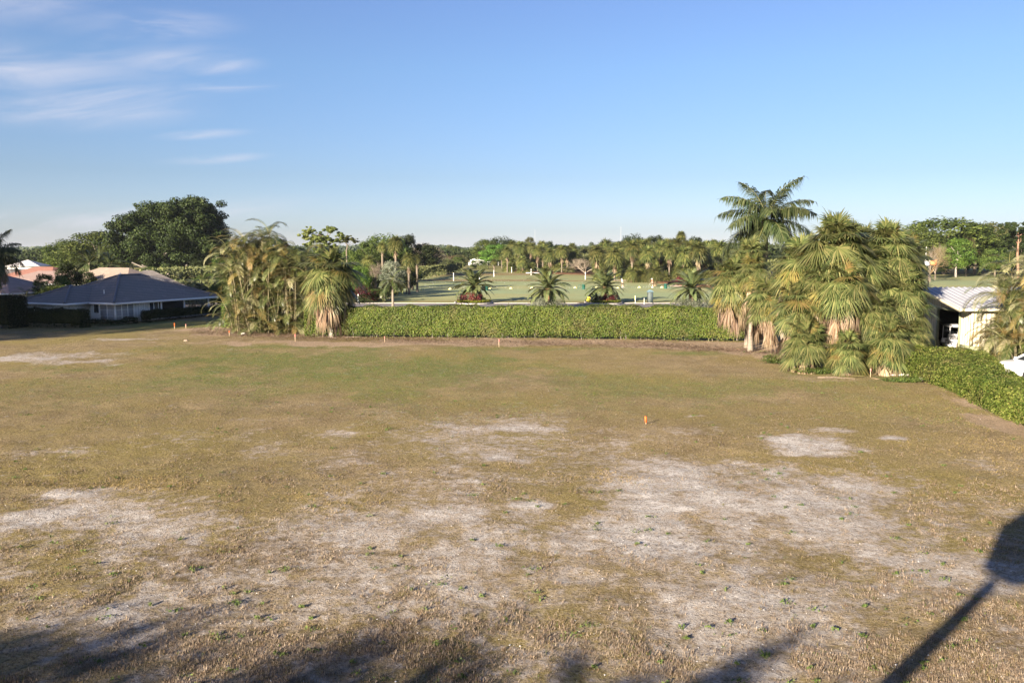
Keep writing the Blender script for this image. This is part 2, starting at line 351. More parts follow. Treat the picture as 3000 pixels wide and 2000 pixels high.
def ground_material():
    t = NT('field_soil_and_grass'); p = t.pos()
    A = lambda nm: t.node('ShaderNodeAttribute', attribute_name=nm)
    f1 = A('f1'); f2 = A('f2')
    s1 = t.node('ShaderNodeSeparateColor'); t.l.new(f1.outputs['Color'], s1.inputs[0])
    s2 = t.node('ShaderNodeSeparateColor'); t.l.new(f2.outputs['Color'], s2.inputs[0])
    sand, brown, straw = s1.outputs[0], s1.outputs[1], s1.outputs[2]; green, litter = s2.outputs[0], s2.outputs[1]
    n_f = t.noise(16, 6, p, .7); n_m = t.noise(3.2, 6, p, .68); n_b = t.noise(.45, 5, p, .6); n_l = t.noise(.12, 3, p, .55)
    n_x = t.noise(38, 3, p, .7); n_1 = t.noise(1.1, 5, p, .65, .6)
    n_q = t.math('ADD', t.math('MULTIPLY', n_m, .5), t.math('ADD', t.math('MULTIPLY', n_1, .35), t.math('MULTIPLY', n_f, .15)))
    base = t.mix(t.rng(n_b, .35, .65), (.195, .142, .066), (.31, .235, .120))      # dry khaki turf
    base = t.mix(t.rng(n_1, .54, .66, 0, .6), base, (.135, .095, .048)); base = t.mix(t.rng(n_l, .4, .62), base, (.235, .185, .058))
    def over(b, mask, col, w, lo=.35, hi=.65, nz=None):
        q = t.math('ADD', mask, t.math('MULTIPLY', t.math('SUBTRACT', nz or n_q, .5), w)); return t.mix(t.rng(q, lo, hi), b, col)
    base = over(base, green, (.140, .150, .034), 4.8, .25, 1.0)
    base = over(base, green, (.095, .15, .024), 6.5, .95, 1.4)
    base = over(base, straw, (.42, .315, .12), 3.4, .5, 1.15)
    base = over(base, brown, (.105, .068, .034), 3.4, .33, .95)
    base = over(base, litter, (.36, .26, .17), 2.4, .3, .75)
    sandc = t.mix(t.rng(n_f, .3, .7), (.375, .33, .285), (.53, .485, .435))
    base = over(base, sand, (.36, .295, .225), 3.4, .12, .55)
    base = over(base, sand, sandc, 4.2, .42, .86)
    base = over(base, sand, (.62, .58, .535), 4.6, .85, 1.35)
    # crumbs of soil, straw and shell
    n_c = t.noise(7.5, 5, p, .75)
    base = t.mix(t.rng(n_c, .50, .64, 0, .42), base, (.07, .046, .027))
    base = t.mix(t.rng(n_f, .525, .60, 0, .68), base, (.062, .040, .024))
    base = t.mix(t.rng(n_f, .46, .36, 0, .35), base, (.46, .38, .29)); base = t.mix(t.rng(n_x, .58, .70, 0, .5), base, (.48, .40, .30))
    h = t.math('ADD', n_f, t.math('MULTIPLY', n_x, .6)); h = t.math('ADD', h, t.math('MULTIPLY', n_m, 1.2))
    h = t.math('ADD', h, n_c); t.bump(h, 1.0, .06)
    return t.done(base, .95, .1)
M['ground'] = ground_material()
ground = me.obj('ground', M['ground'], smooth=True); tag(ground, kind='structure')
for nm, ch in (('f1', (fs, fb, fw)), ('f2', (fg, fl, np.zeros_like(fs)))):
    at = ground.data.color_attributes.new(nm, 'FLOAT_COLOR', 'POINT')
    at.data.foreach_set('color', np.stack([c.ravel() for c in ch] + [np.ones(fs.size)], 1).astype(np.float32).ravel())

# ---- grass tufts of the near field (nobody could count them)
def tufts(n, y0, y1, seed, hmin, hmax, blades, wid, far_dim=1.0):
    r = np.random.RandomState(seed)
    u = r.rand(n); Y = 1 / (1 / y0 + u * (1 / y1 - 1 / y0)); X = (r.rand(n) * 2 - 1) * (Y * .64 + 1.5)
    s, b, w, g, l = ground_fields(X, Y)
    dens = .30 + .6 * b + .6 * w + .3 * g - 1.0 * s + (fbm(X * 1.3, Y * 1.3, 3) - .5) * 2.2
    k = (r.rand(n) < np.clip(dens, .045, 1)) & (l < .6); X, Y, s, b, w, g = X[k], Y[k], s[k], b[k], w[k], g[k]; n = len(X)
    Z = ground_z(X, Y)
    tone = r.rand(n, 1)
    dry = np.array([.39, .315, .24]) * (1 - tone) + np.array([.22, .145, .085]) * tone
    ol = np.array([.20, .16, .06]) * (1 - tone) + np.array([.28, .22, .09]) * tone
    gr = np.array([.07, .115, .018]) * (1 - tone) + np.array([.13, .165, .03]) * tone
    st = np.array([.42, .32, .15]) * (1 - tone) + np.array([.30, .22, .07]) * tone
    c = dry * .5 + ol * .5
    pick = r.rand(n, 1)
    c = np.where(pick < .45 + .45 * np.clip((30 - Y[:, None]) / 14, 0, 1), dry, np.where(pick < .97, ol, gr))
    c = np.where((r.rand(n, 1) < (w[:, None] * .8)), st, c)
    c = c * (.55 + .45 * r.rand(n, 1)) * far_dim
    c = np.where((r.rand(n, 1) < (g[:, None] * .7)), gr, c)
    c = np.where((r.rand(n, 1) < (s[:, None] * .6)), np.array([.30, .235, .165]), c)
    V = []; K = []
    for j in range(blades):
        a = r.rand(n) * 6.283; ln = r.rand(n) * .8 + .15; h = hmin + r.rand(n) ** 2 * (hmax - hmin); wd = wid * (.5 + r.rand(n))
        bx = X + np.cos(a) * .035; by = Y + np.sin(a) * .035
        px, py = -np.sin(a) * wd, np.cos(a) * wd
        p0 = np.stack([bx - px, by - py, Z - .01], 1); p1 = np.stack([bx + px, by + py, Z - .01], 1)
        p2 = np.stack([bx + np.cos(a) * h * ln, by + np.sin(a) * h * ln, Z + h], 1)
        V.append(np.stack([p0, p1, p2], 1)); K.append(np.repeat(c[:, None, :], 3, 1))
    V = np.concatenate(V).reshape(-1, 3); K = np.concatenate(K).reshape(-1, 3)
    return V, K
def mat_tint(name, rough=.8, transl=.2):
    t = NT(name); at = t.node('ShaderNodeAttribute', attribute_name='tint'); t.done(at.outputs['Color'], rough, .1)
    tr = t.node('ShaderNodeBsdfTranslucent'); t.l.new(at.outputs['Color'], tr.inputs[0]); mx = t.node('ShaderNodeMixShader'); mx.inputs[0].default_value = transl
    t.l.new(t.b.outputs[0], mx.inputs[1]); t.l.new(tr.outputs[0], mx.inputs[2]); t.l.new(mx.outputs[0], t.out.inputs[0]); return t.m
M['tuft'] = mat_tint('tuft')
tb = MB()
for args in ((150000, 11.5, 26, 1, .015, .075, 6, .0065, .92), (190000, 24, 64, 2, .015, .06, 3, .010, .8)):
    V, K = tufts(*args); tb.add(V, np.arange(len(V)).reshape(-1, 3)); tb.c[-1] = K
tag(tb.obj('grass', M['tuft'], colors=True), 'short dry grass tufts scattered over the sandy field', 'grass', kind='stuff')
# low green weeds and bits of pale shell rubble
r = np.random.RandomState(5); wb = MB()
n = 300; Yw = 1 / (1 / 13 + r.rand(n) * (1 / 62 - 1 / 13)); Xw = (r.rand(n) * 2 - 1) * Yw * .62
for x, y in zip(Xw, Yw):
    k = r.randint(10, 34); z = float(ground_z(np.array([x]), np.array([y]))[0]); sp = .04 + .12 * r.rand() ** 2
    a = r.rand(k) * 6.28; d = r.rand(k) * sp; c = np.stack([x + np.cos(a) * d * 1.6, y + np.sin(a) * d, np.full(k, z) + r.rand(k) * .05 + .01], 1)
    q = (r.rand(k, 3, 3) - .5) * .07 + c[:, None, :]
    wb.add(q.reshape(-1, 3), np.arange(k * 3).reshape(-1, 3)); g_ = r.rand(k, 1); wb.c[-1] = np.repeat(np.array([.055, .09, .02]) * g_ + np.array([.13, .16, .05]) * (1 - g_), 3, 0)
tag(wb.obj('weeds', M['tuft'], colors=True), 'small green weeds dotted over the bare soil', 'weeds', kind='stuff')
sb = MB(); n = 3600; Ys = 1 / (1 / 12.5 + r.rand(n) * (1 / 45 - 1 / 12.5)); Xs = (r.rand(n) * 2 - 1) * Ys * .63
sv = ground_fields(Xs, Ys)[0]; k = r.rand(n) < (.06 + sv * .8); Xs, Ys = Xs[k], Ys[k]; Zs = ground_z(Xs, Ys)
tet = np.array([(-.5, -.5, 0), (.5, -.4, 0), (0, .6, 0), (0, 0, .5)])
for x, y, z in zip(Xs, Ys, Zs):
    sb.add((tet * (.012 + .03 * r.rand() ** 3) @ np.array(Matrix.Rotation(r.rand() * 6, 3, 'Z'))) + (x, y, z + .004), [(0, 1, 3), (1, 2, 3), (2, 0, 3)])
M['shell'] = mat_plain('shell', (.7, .66, .6), .8)
tag(sb.obj('rubble', M['shell']), 'pale shell and stone crumbs lying on the sand', 'gravel', kind='stuff')

# ---- driving range, road, kerb
def turf_material():
    t = NT('range_turf'); p = t.pos(); sp = t.node('ShaderNodeSeparateXYZ'); t.l.new(p, sp.inputs[0])
    n1 = t.noise(.028, 4, p, .55); n2 = t.noise(.35, 5, p, .6); n3 = t.noise(3.0, 3, p)
    c = t.mix(t.rng(n1, .42, .6), (.27, .325, .165), (.325, .325, .145))
    c = t.mix(t.rng(sp.outputs[1], 170, 330), c, (.19, .175, .062))
    c = t.mix(t.rng(n2, .4, .75, 0, .5), c, (.24, .19, .09))
    edge = t.rng(t.math('ADD', sp.outputs[1], t.math('MULTIPLY', n2, 9)), 133, 118)
    c = t.mix(edge, c, t.mix(t.rng(n2, .4, .6), (.17, .165, .04), (.24, .15, .06)))
    c = t.mix(t.rng(n3, .45, .7, 0, .3), c, (.10, .11, .045)); t.bump(n3, .3, .05)
    return t.done(c, .9, .1)
M['turf'] = turf_material()
def sheet(name, pts, z, mat):
    m = MB(); m.add([(x, y, z) for x, y in pts], [tuple(range(len(pts)))]); o = m.obj(name, mat); return tag(o, kind='structure')
turf = MB()
tx = np.linspace(-260, 420, 60); ty = np.linspace(116.2, 560, 50); TX, TY = np.meshgrid(tx, ty)
TZ = .03 + np.clip((TY - 180) / 120, 0, 1) * (fbm(TX * .012 + 5, TY * .012, 2) - .45) * 1.4
ii, jj = np.meshgrid(np.arange(59), np.arange(49)); a = (jj * 60 + ii).ravel()
turf.add(np.stack([TX.ravel(), TY.ravel(), TZ.ravel()], 1), np.stack([a, a + 1, a + 61, a + 60], 1))
tag(turf.obj('driving_range_turf', M['turf'], smooth=True), kind='structure')
def asphalt():
    t = NT('asphalt'); p = t.pos(); n = t.noise(.5, 5, p); n2 = t.noise(12, 4, p)
    c = t.mix(t.rng(n, .3, .7), (.15, .135, .13), (.20, .18, .175)); c = t.mix(t.rng(n2, .4, .8, 0, .4), c, (.13, .12, .12)); t.bump(n2, .3, .01); return t.done(c, .85, .2)
M['asphalt'] = asphalt()
sheet('road', [(-140, 107.5), (180, 107.5), (180, 116.0), (-140, 116.0)], .012, M['asphalt'])
M['concrete'] = mat_plain('concrete', (.34, .31, .28), .85, .2, grain=3, amt=.15, bump=.2)
kb = MB(); kb.box((20, 116.1, .05), (320, .2, .1)); tag(kb.obj('kerb', M['concrete']), kind='structure')
M['lawn'] = None
def lawn_material():
    t = NT('house_lawn'); p = t.pos(); n1 = t.noise(.6, 5, p); n2 = t.noise(6, 5, p, .7)
    c = t.mix(t.rng(n1, .35, .65), (.085, .115, .022), (.12, .14, .03)); c = t.mix(t.rng(n2, .5, .75, 0, .5), c, (.17, .14, .05)); t.bump(n2, .8, .05); return t.done(c, .95, .1)
M['lawn'] = lawn_material()
M['mulch'] = mat_plain('mulch', (.075, .042, .026), .95, .05, grain=3, amt=.5, bump=.5)
# ------------------------------------------------------------------ foliage generators
def cards(P, Nn, size, r, aspect=.6, flat=.0):
    """leaf shaped quads; Nn is the rough facing of each"""
    n = len(P); Nn = Nn + (r.rand(n, 3) - .5) * 1.7; Nn /= np.linalg.norm(Nn, axis=1, keepdims=True) + 1e-9
    t = np.cross(Nn, (r.rand(n, 3) - .5)); t /= np.linalg.norm(t, axis=1, keepdims=True) + 1e-9
    b = np.cross(Nn, t); s = np.asarray(size).reshape(-1, 1) * (.6 + .8 * r.rand(n, 1))
    V = np.stack([P - t * s * .5, P + b * s * aspect * .5 + Nn * s * .08, P + t * s * .5, P - b * s * aspect * .5 + Nn * s * .08], 1)
    return V.reshape(-1, 3), np.arange(n * 4).reshape(-1, 4)
def crown_lobes(r, n, spread=1.0, top=True):
    L = []
    for i in range(n):
        a = r.rand() * 6.283; z = r.rand() * 1.9 - .9 if not top else (r.rand() ** .7) * 1.7 - .75
        q = math.sqrt(max(0, 1 - min(1, abs(z)) ** 2)) * (.55 + .45 * r.rand() ** .5) * spread
        L.append((math.cos(a) * q * .86, math.sin(a) * q * .86, z * .78, .11 + .15 * r.rand()))
    return L
def lobes_mesh(name, L, ncard, size, mat, seed, squash=.75, aspect=.6):
    r = np.random.RandomState(seed); m = MB()
    tot = sum(l[3] ** 2 for l in L)
    for (x, y, z, q) in L:
        k = max(8, int(ncard * q * q / tot)); d = r.randn(k, 3); d /= np.linalg.norm(d, axis=1, keepdims=True)
        rad = q * (.6 + .62 * r.rand(k, 1)); P = d * rad * np.array([1, 1, squash]) + (x, y, z)
        V, F = cards(P, d * 1.2 + np.array([0, 0, .35]), size, r, aspect); m.add(V, F)
    return m.mesh(name, mat)
CROWN = {}
def crown_mesh(kind, var):
    key = (kind, var)
    if key not in CROWN:
        r = np.random.RandomState(100 + var); L = crown_lobes(r, 70 + 10 * (var % 3)) + [(0, 0, -.1, .6), (.25, 0, -.2, .45), (-.25, .1, -.2, .45)]
        CROWN[key] = lobes_mesh('crown_' + kind, L, 8500, .068, M[kind], 200 + var)
    return CROWN[key]
def bare_mesh(kind, var):
    key = ('bare' + kind, var)
    if key not in CROWN:
        r = np.random.RandomState(300 + var); m = MB()
        def grow(p, d, ln, rad, lv):
            q = p + d * ln
            if lv < 2: m.tube([p, (p + q) / 2 + Vector(r.randn(3)) * ln * .06, q], [rad, rad * .8, rad * .6], 4, 0, False)
            else:
                w = Vector(r.randn(3)).normalized() * rad; m.add([tuple(p - w), tuple(p + w), tuple(q)], [(0, 1, 2)])
            if lv >= 5: return
            for _ in range(4 if lv < 4 else 5):
                e = (d + Vector(r.randn(3)) * .62 + Vector((0, 0, .12))).normalized(); grow(p + (q - p) * (.55 + .45 * r.rand()), e, ln * (.62 + .2 * r.rand()), rad * .55, lv + 1)
        for k in range(4): grow(Vector((0, 0, -.9)), Vector((r.randn() * .5, r.randn() * .5, 1)).normalized(), .62, .03, 0)
        CROWN[key] = m.mesh('bare_crown', M[kind])
    return CROWN[key]
TRUNK = {}
def trunk_mesh(kind, var):
    key = (kind, var)
    if key not in TRUNK:
        r = np.random.RandomState(400 + var); m = MB()
        m.tube([(0, 0, 0), (.02, .01, .3), (.05 * r.randn(), .05 * r.randn(), .62), (.08 * r.randn(), .08 * r.randn(), 1.0)], [.10, .07, .055, .03], 9)
        for k in range(5):
            a = k * 1.26 + r.rand(); z = .38 + .1 * k
            m.tube([(0, 0, z), (math.cos(a) * .25, math.sin(a) * .25, z + .22), (math.cos(a) * .5, math.sin(a) * .5, z + .34)], [.035, .022, .01], 6)
        TRUNK[key] = m.mesh('trunk', M[kind], smooth=True)
    return TRUNK[key]
def tree(name, label, cat, px, Y, ytop, wpx, ybot, kind, var=0, group=None, bark='bark', depth=None, base=0.0):
    """broadleaf tree: crown between the picture heights ytop and ybot, wpx wide, standing at distance Y"""
    top = W(px, ytop, Y).z; bot = max(W(px, ybot, Y).z * .5, .15); w = wpx * 1.2 / FPX * Y / 2; x = W(px, 800, Y).x
    t = empty(name, (x, Y, base), label, cat, group)
    h = (top - bot) / 2; cz = (top + bot) / 2
    rr = random.Random(int(px * 7 + Y))
    if kind.startswith('twig'):
        place('crown', bare_mesh(kind, var % 2), t, (0, 0, cz - base), (0, 0, rr.random() * 6.28), (w / .95, (depth or w) / .95, h / .98))
    else:
        place('crown', crown_mesh(kind, var % 5), t, (0, 0, cz - base), (0, 0, rr.random() * 6.28), (w, depth or w, h / .9))
    hh = cz - base + h * .3; tw = min(w * 1.3, hh * 1.1)
    place('trunk', trunk_mesh(bark, var % 3), t, (0, 0, -.05), (0, 0, rr.random() * 6.28), (tw * .5, tw * .5, hh))
    return t

def hedge(name, label, line, wid, hgt, n, leaf, mat, seed, stems=True, group=None, gap=.35, round_=.25):
    """clipped hedge along line [(x, y)], wid and hgt given per vertex"""
    r = np.random.RandomState(seed); t = empty(name, (line[0][0], line[0][1], 0), label, 'hedge', group); ox, oy = line[0][0], line[0][1]
    L = np.array(line, float); seg = np.linalg.norm(np.diff(L, axis=0), axis=1); S = np.concatenate(([0], np.cumsum(seg))); tot = S[-1]
    wid = np.array(wid, float) if hasattr(wid, '__len__') else np.full(len(L), wid); hgt = np.array(hgt, float) if hasattr(hgt, '__len__') else np.full(len(L), hgt)
    def at(s):
        x = np.interp(s, S, L[:, 0]); y = np.interp(s, S, L[:, 1]); e = .05; dx = np.interp(s + e, S, L[:, 0]) - np.interp(s - e, S, L[:, 0]); dy = np.interp(s + e, S, L[:, 1]) - np.interp(s - e, S, L[:, 1])
        q = np.hypot(dx, dy) + 1e-9; return x, y, dx / q, dy / q, np.interp(s, S, wid) / 2, np.interp(s, S, hgt)
    s = r.rand(n) * (tot + .0); x, y, dx, dy, w, h = at(s)
    per = 2 * h + 2 * w; q = r.rand(n) * per                       # walk round the section: side, top, side
    side = np.where(q < h, -1, np.where(q < h + 2 * w, 0, 1)); z = np.where(side == 0, h, np.where(q < h, q, q - h - 2 * w)); off = np.where(side == 0, q - h - w, side * w)
    cut = round_ * np.clip((z / h - .8) / .2, 0, 1) * (side != 0); off = off - np.sign(off) * cut * .5
    z = np.where(side == 0, z - round_ * np.clip((np.abs(off) / w - .6) / .4, 0, 1) * .8, z)
    h_w = (fbm(s * .7 + seed * 3, s * 0 + 4.2, 3) - .5) * .34 * (z / h)
    bulge = (fbm(s * .9 + seed, z * 1.3 + side * 7 + off, 4) - .5) * .75 + (r.rand(n) - .62) * .22
    low = (side != 0) * np.clip((gap * (.4 + 2.2 * fbm(s * .6 + 9, s * 0, 3)) + .2 - z) / .4, 0, 1); keep = r.rand(n) > low * .85
    nx_, ny_ = -dy, dx
    off2 = off + np.where(side == 0, 0, side * bulge); z2 = np.where(side == 0, z + bulge * .8, z) + h_w + (r.rand(n) < .015) * (side == 0) * r.rand(n) * .3
    P = np.stack([x + nx_ * -off2 * -1 - ox, y + ny_ * off2 - oy, z2], 1)
    Nn = np.stack([nx_ * side, ny_ * side, np.where(side == 0, 1, .25)], 1)
    V, F = cards(P[keep], Nn[keep] * 1.3, leaf, r, .62); m = MB(); m.add(V, F)
    # end caps
    for e, sg in ((0, -1), (tot, 1)):
        k = int(n * .9 * (2 * wid[0]) * hgt[0] / (tot * (2 * hgt.mean() + wid.mean()))) + 20
        xe, ye, dxe, dye, we, he = [float(v) for v in at(np.array(e - sg * .06))]
        a = (r.rand(k) * 2 - 1) * we; zz = r.rand(k) * he; bl = (r.rand(k) - .3) * .2
        P = np.stack([xe - dye * a + dxe * sg * bl - ox, ye + dxe * a + dye * sg * bl - oy, zz], 1)
        V, F = cards(P, np.tile(np.array([dxe * sg, dye * sg, .3]), (k, 1)), leaf, r, .62); m.add(V, F)
    m.obj('foliage', M[mat], t)
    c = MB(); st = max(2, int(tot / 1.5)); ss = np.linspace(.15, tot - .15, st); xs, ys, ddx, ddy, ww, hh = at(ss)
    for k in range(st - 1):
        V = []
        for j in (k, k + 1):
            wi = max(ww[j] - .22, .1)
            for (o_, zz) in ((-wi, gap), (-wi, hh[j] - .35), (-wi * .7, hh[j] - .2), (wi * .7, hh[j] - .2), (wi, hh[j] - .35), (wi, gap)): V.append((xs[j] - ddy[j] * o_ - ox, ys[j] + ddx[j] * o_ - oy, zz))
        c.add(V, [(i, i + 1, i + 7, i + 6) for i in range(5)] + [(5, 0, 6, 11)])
    c.obj('inner_core', M['hedge_core'], t)  # solid dark filler added to block the view through the leaves
    if stems:
        g = MB(); k = int(tot * 3.0); s2 = r.rand(k) * tot; x2, y2, dx2, dy2, w2, h2 = at(s2)
        for i in range(k):
            o_ = (r.rand() * 2 - 1) * w2[i] * .95; bx = x2[i] - dy2[i] * o_ - ox; by = y2[i] + dx2[i] * o_ - oy
            g.tube([(bx, by, -.02), (bx + r.randn() * .06, by + r.randn() * .06, .3), (bx + r.randn() * .15, by + r.randn() * .12, .75)], [.022, .016, .008], 4, 0, False)
        st_ = g.obj('stems', M['bark_pale'], t); tag(st_, kind='stuff')
    return t

# ---- palm fronds; every mesh hangs as gravity makes it, x is outward
def fan_mesh(name, elev, seed, L=1.12, pet=1.0, nseg=34, droop=.75, mat='fan', span=2.3, wid=.036, dead=False):
    r = np.random.RandomState(seed); m = MB(); e = R(elev)
    d0 = Vector((math.cos(e), 0, math.sin(e))); pts = []; p = Vector((0, 0, 0)); d = d0.copy()
    for i in range(5): pts.append(p.copy()); p = p + d * pet / 4; d = (d + Vector((0, 0, -.09))).normalized()
    end = pts[-1]; m.tube(pts, [.022, .018, .015, .013, .011], 3, 1, False)
    f = (d + Vector((0, 0, (-.1 - .62 * max(0, math.cos(e)) ** 1.5) if not dead else -.9))).normalized(); s = Vector((0, 1, 0)); nrm = s.cross(f).normalized() * -1
    if nrm.x * .5 + nrm.z < 0: nrm = -nrm
    for k in range(nseg):
        ph = (k / (nseg - 1) - .5) * 2 * span * (.55 if dead else 1); ln = L * (1.05 - .22 * abs(ph) / span) * (.85 + .25 * r.rand())
        dr = (f * math.cos(ph) + s * math.sin(ph) + nrm * (.12 + .10 * math.cos(ph * 2))).normalized(); sd = dr.cross(nrm).normalized()
        if dead: dr = (dr * .6 + Vector((0, 0, -.8)) + Vector(r.randn(3)) * .12).normalized()
        g = droop * (.6 + .8 * r.rand())
        def P(t): return end + dr * ln * t + Vector((0, 0, -g * ln * max(0, t - .3) ** 1.7 * 1.3)) + Vector(((r.rand() - .5), (r.rand() - .5), 0)) * .03
        w = wid * (.8 + .4 * r.rand()) * L; a, b, c_ = P(.45), P(.76), P(1.0); up = nrm * w * .45
        V = [end, a - sd * w - up * .0, a + up, a + sd * w, b - sd * w * .55, b + up * .4, b + sd * w * .55, c_]
        m.add([tuple(v) for v in V], [(0, 1, 2), (0, 2, 3), (1, 4, 5), (1, 5, 2), (2, 5, 6), (2, 6, 3), (4, 7, 5), (5, 7, 6)])
    return m.mesh(name, [M[mat], M['rachis_dead' if dead else 'rachis']])
FAN = {}
def fan(elev, mat, dead=False, lod=0):
    key = (round(elev / 15) * 15, mat, dead, lod, random.randint(0, 1))
    if key not in FAN:
        FAN[key] = fan_mesh('frond', key[0], abs(hash((key[0], key[4]))) % 1000, nseg=34, mat=mat, dead=dead, wid=.038, droop=.9 if dead else .46, pet=1.45 if dead else 1.05)
    return FAN[key]
def feather_mesh(name, L, e0, curl, nl, ll, vee, droop, wid, pet, seed, mats, rr=.022, seg=10, plum=0.0):
    r = np.random.RandomState(seed); m = MB(); pts = []; ds = []; p = Vector((0, 0, 0)); N = seg
    for i in range(N + 1):
        t = i / N; a = R(e0 - curl * t ** 1.35); d = Vector((math.cos(a), 0, math.sin(a))); pts.append(p.copy()); ds.append(d); p = p + d * L / N
    m.tube(pts, [rr * (1 - .85 * i / N) + .003 for i in range(N + 1)], 3, 1, False)
    for k in range(nl):
        t = pet + (1 - pet) * (k + .5) / nl; i = min(int(t * N), N - 1); fr = t * N - i; c = pts[i].lerp(pts[i + 1], fr); d = ds[i].lerp(ds[min(i + 1, N)], fr).normalized()
        up = Vector((0, 1, 0)).cross(d) * -1
        if up.z < 0: up = -up
        prof = math.sin(math.pi * min(1, (.12 + .88 * (k + .5) / nl) ** .75)) ** .55 if k < nl - 1 else .5
        for s in (-1, 1):
            v = vee + plum * (r.rand() - .5) * 2
            dr = (Vector((0, s, 0)) + d * (.55 + .5 * t) + up * v).normalized(); ln = ll * prof * (.85 + .3 * r.rand()); w = wid * (.8 + .4 * r.rand())
            a = c + dr * ln * .5 + Vector((0, 0, -droop * ln * .16)); b = c + dr * ln * (1 - droop * .15) + Vector((0, 0, -droop * ln * .62))
            sd = dr.cross(up).normalized() * w
            m.add([tuple(c - sd * .5), tuple(c + sd * .5), tuple(a + sd), tuple(a - sd), tuple(b)], [(0, 1, 2), (0, 2, 3), (3, 2, 4)])
    return m.mesh(name, mats)
FEA = {}
def feather(style, elev, mat):
    q = round(elev / 15) * 15; var = random.randint(0, 1); key = (style, q, mat, var)
    if key not in FEA:
        sd = 7 + q + var * 31
        if style == 'royal': a = dict(L=4.3, e0=q, curl=66, nl=95, ll=1.25, vee=.05, droop=1.1, wid=.036, pet=.10, plum=.75, rr=.03)
        elif style == 'date': a = dict(L=3.5, e0=q, curl=62, nl=70, ll=.62, vee=.30, droop=.25, wid=.026, pet=.08, rr=.026)
        elif style == 'areca': a = dict(L=2.2, e0=q, curl=112, nl=40, ll=.52, vee=.5, droop=.6, wid=.0105, pet=.2, rr=.016)
        elif style == 'small': a = dict(L=1.7, e0=q, curl=85, nl=26, ll=.42, vee=.2, droop=.5, wid=.022, pet=.15, rr=.015)
        FEA[key] = feather_mesh('frond', seed=sd % 997, mats=[M[mat], M['rachis']], **a)
    return FEA[key]
def palm_trunk(m, h, r0, r1, lean=(0, 0), n=10, rough=0.0, mi=0):
    pts = []; rad = []
    k = max(4, int(h / .28)) if rough else 7
    for i in range(k + 1):
        t = i / k; pts.append((lean[0] * t * t, lean[1] * t * t, -.05 + (h + .05) * t)); rad.append((r0 + (r1 - r0) * t) * (1 + rough * (.5 if i % 2 else -.5)) * (1.25 - .25 * min(1, t * 8)))
    m.tube(pts, rad, n, mi); return m
def fan_palm(label, x, y, hc, rad, nf, skirt, name='fan_palm', mat='fan', gold=.12, group=None, lean=(0, 0), tr=.17, lod=0, dead=.1, lo=-40, hi=82, sky_=None, bark='palm_bark'):
    """hc: height of the crown centre; rad: reach of the leaves"""
    t = empty(name, (x, y, 0), label, 'palm', group); k = rad / 2.05
    palm_trunk(MB(), hc, tr * 1.15, tr, lean).obj('trunk', M[bark], t, smooth=True)
    for i in range(nf):
        q = (i + .5) / nf; el = hi - (hi - lo) * q ** .85 + random.uniform(-8, 8); az = i * 2.39996 + random.uniform(-.25, .25)
        mm = mat if random.random() > gold * (1.6 if el < 5 else .5) else 'fan_gold'
        z = hc + .35 - .7 * q; s = k * random.uniform(.82, 1.12)
        place('frond', fan(el, mm, False, lod), t, (lean[0], lean[1], z), (random.uniform(-.15, .15), 0, az), s)
    for i in range(skirt):
        az = i * 2.39996 + random.uniform(-.4, .4); el = random.choice((-30, -45, -60)); dz = random.random() ** 1.2
        o = place('frond', fan(el, 'fan_dead', True, lod), t, (lean[0] * .95, lean[1] * .95, hc - .3 - dz * min(1.1, hc * .4)), (random.uniform(-.15, .15), 0, az), k * random.uniform(.65, .95))
        o['label'] = 'dead brown hanging frond'
    return t
def feather_palm(label, x, y, hc, style, nf, mat, name='palm', scale=1., trunk=(.2, .15), bark='palm_bark', lo=-25, hi=80, group=None, lean=(0, 0), rough=0., shaft=0., alt=None, cat='palm'):
    t = empty(name, (x, y, 0), label, cat, group)
    m = MB(); palm_trunk(m, hc - shaft, trunk[0], trunk[1], lean, 12, rough); m.obj('trunk', M[bark], t, smooth=True)
    if shaft: MB().tube([(lean[0], lean[1], hc - shaft - .02), (lean[0], lean[1], hc - shaft * .5), (lean[0], lean[1], hc + .05)], [trunk[1] * 1.05, trunk[1] * .95, trunk[1] * .5], 10).obj('crownshaft', M['leaf_bright'], t, smooth=True)
    for i in range(nf):
        q = (i + .5) / nf; el = hi - (hi - lo) * q ** .9 + random.uniform(-6, 6); az = i * 2.39996 + random.uniform(-.3, .3)
        mm = mat if alt is None or random.random() > alt[1] else alt[0]
        place('frond', feather(style, el, mm), t, (lean[0], lean[1], hc + .12 - .25 * q), (random.uniform(-.25, .25), 0, az), scale * random.uniform(.85, 1.1))
    return t
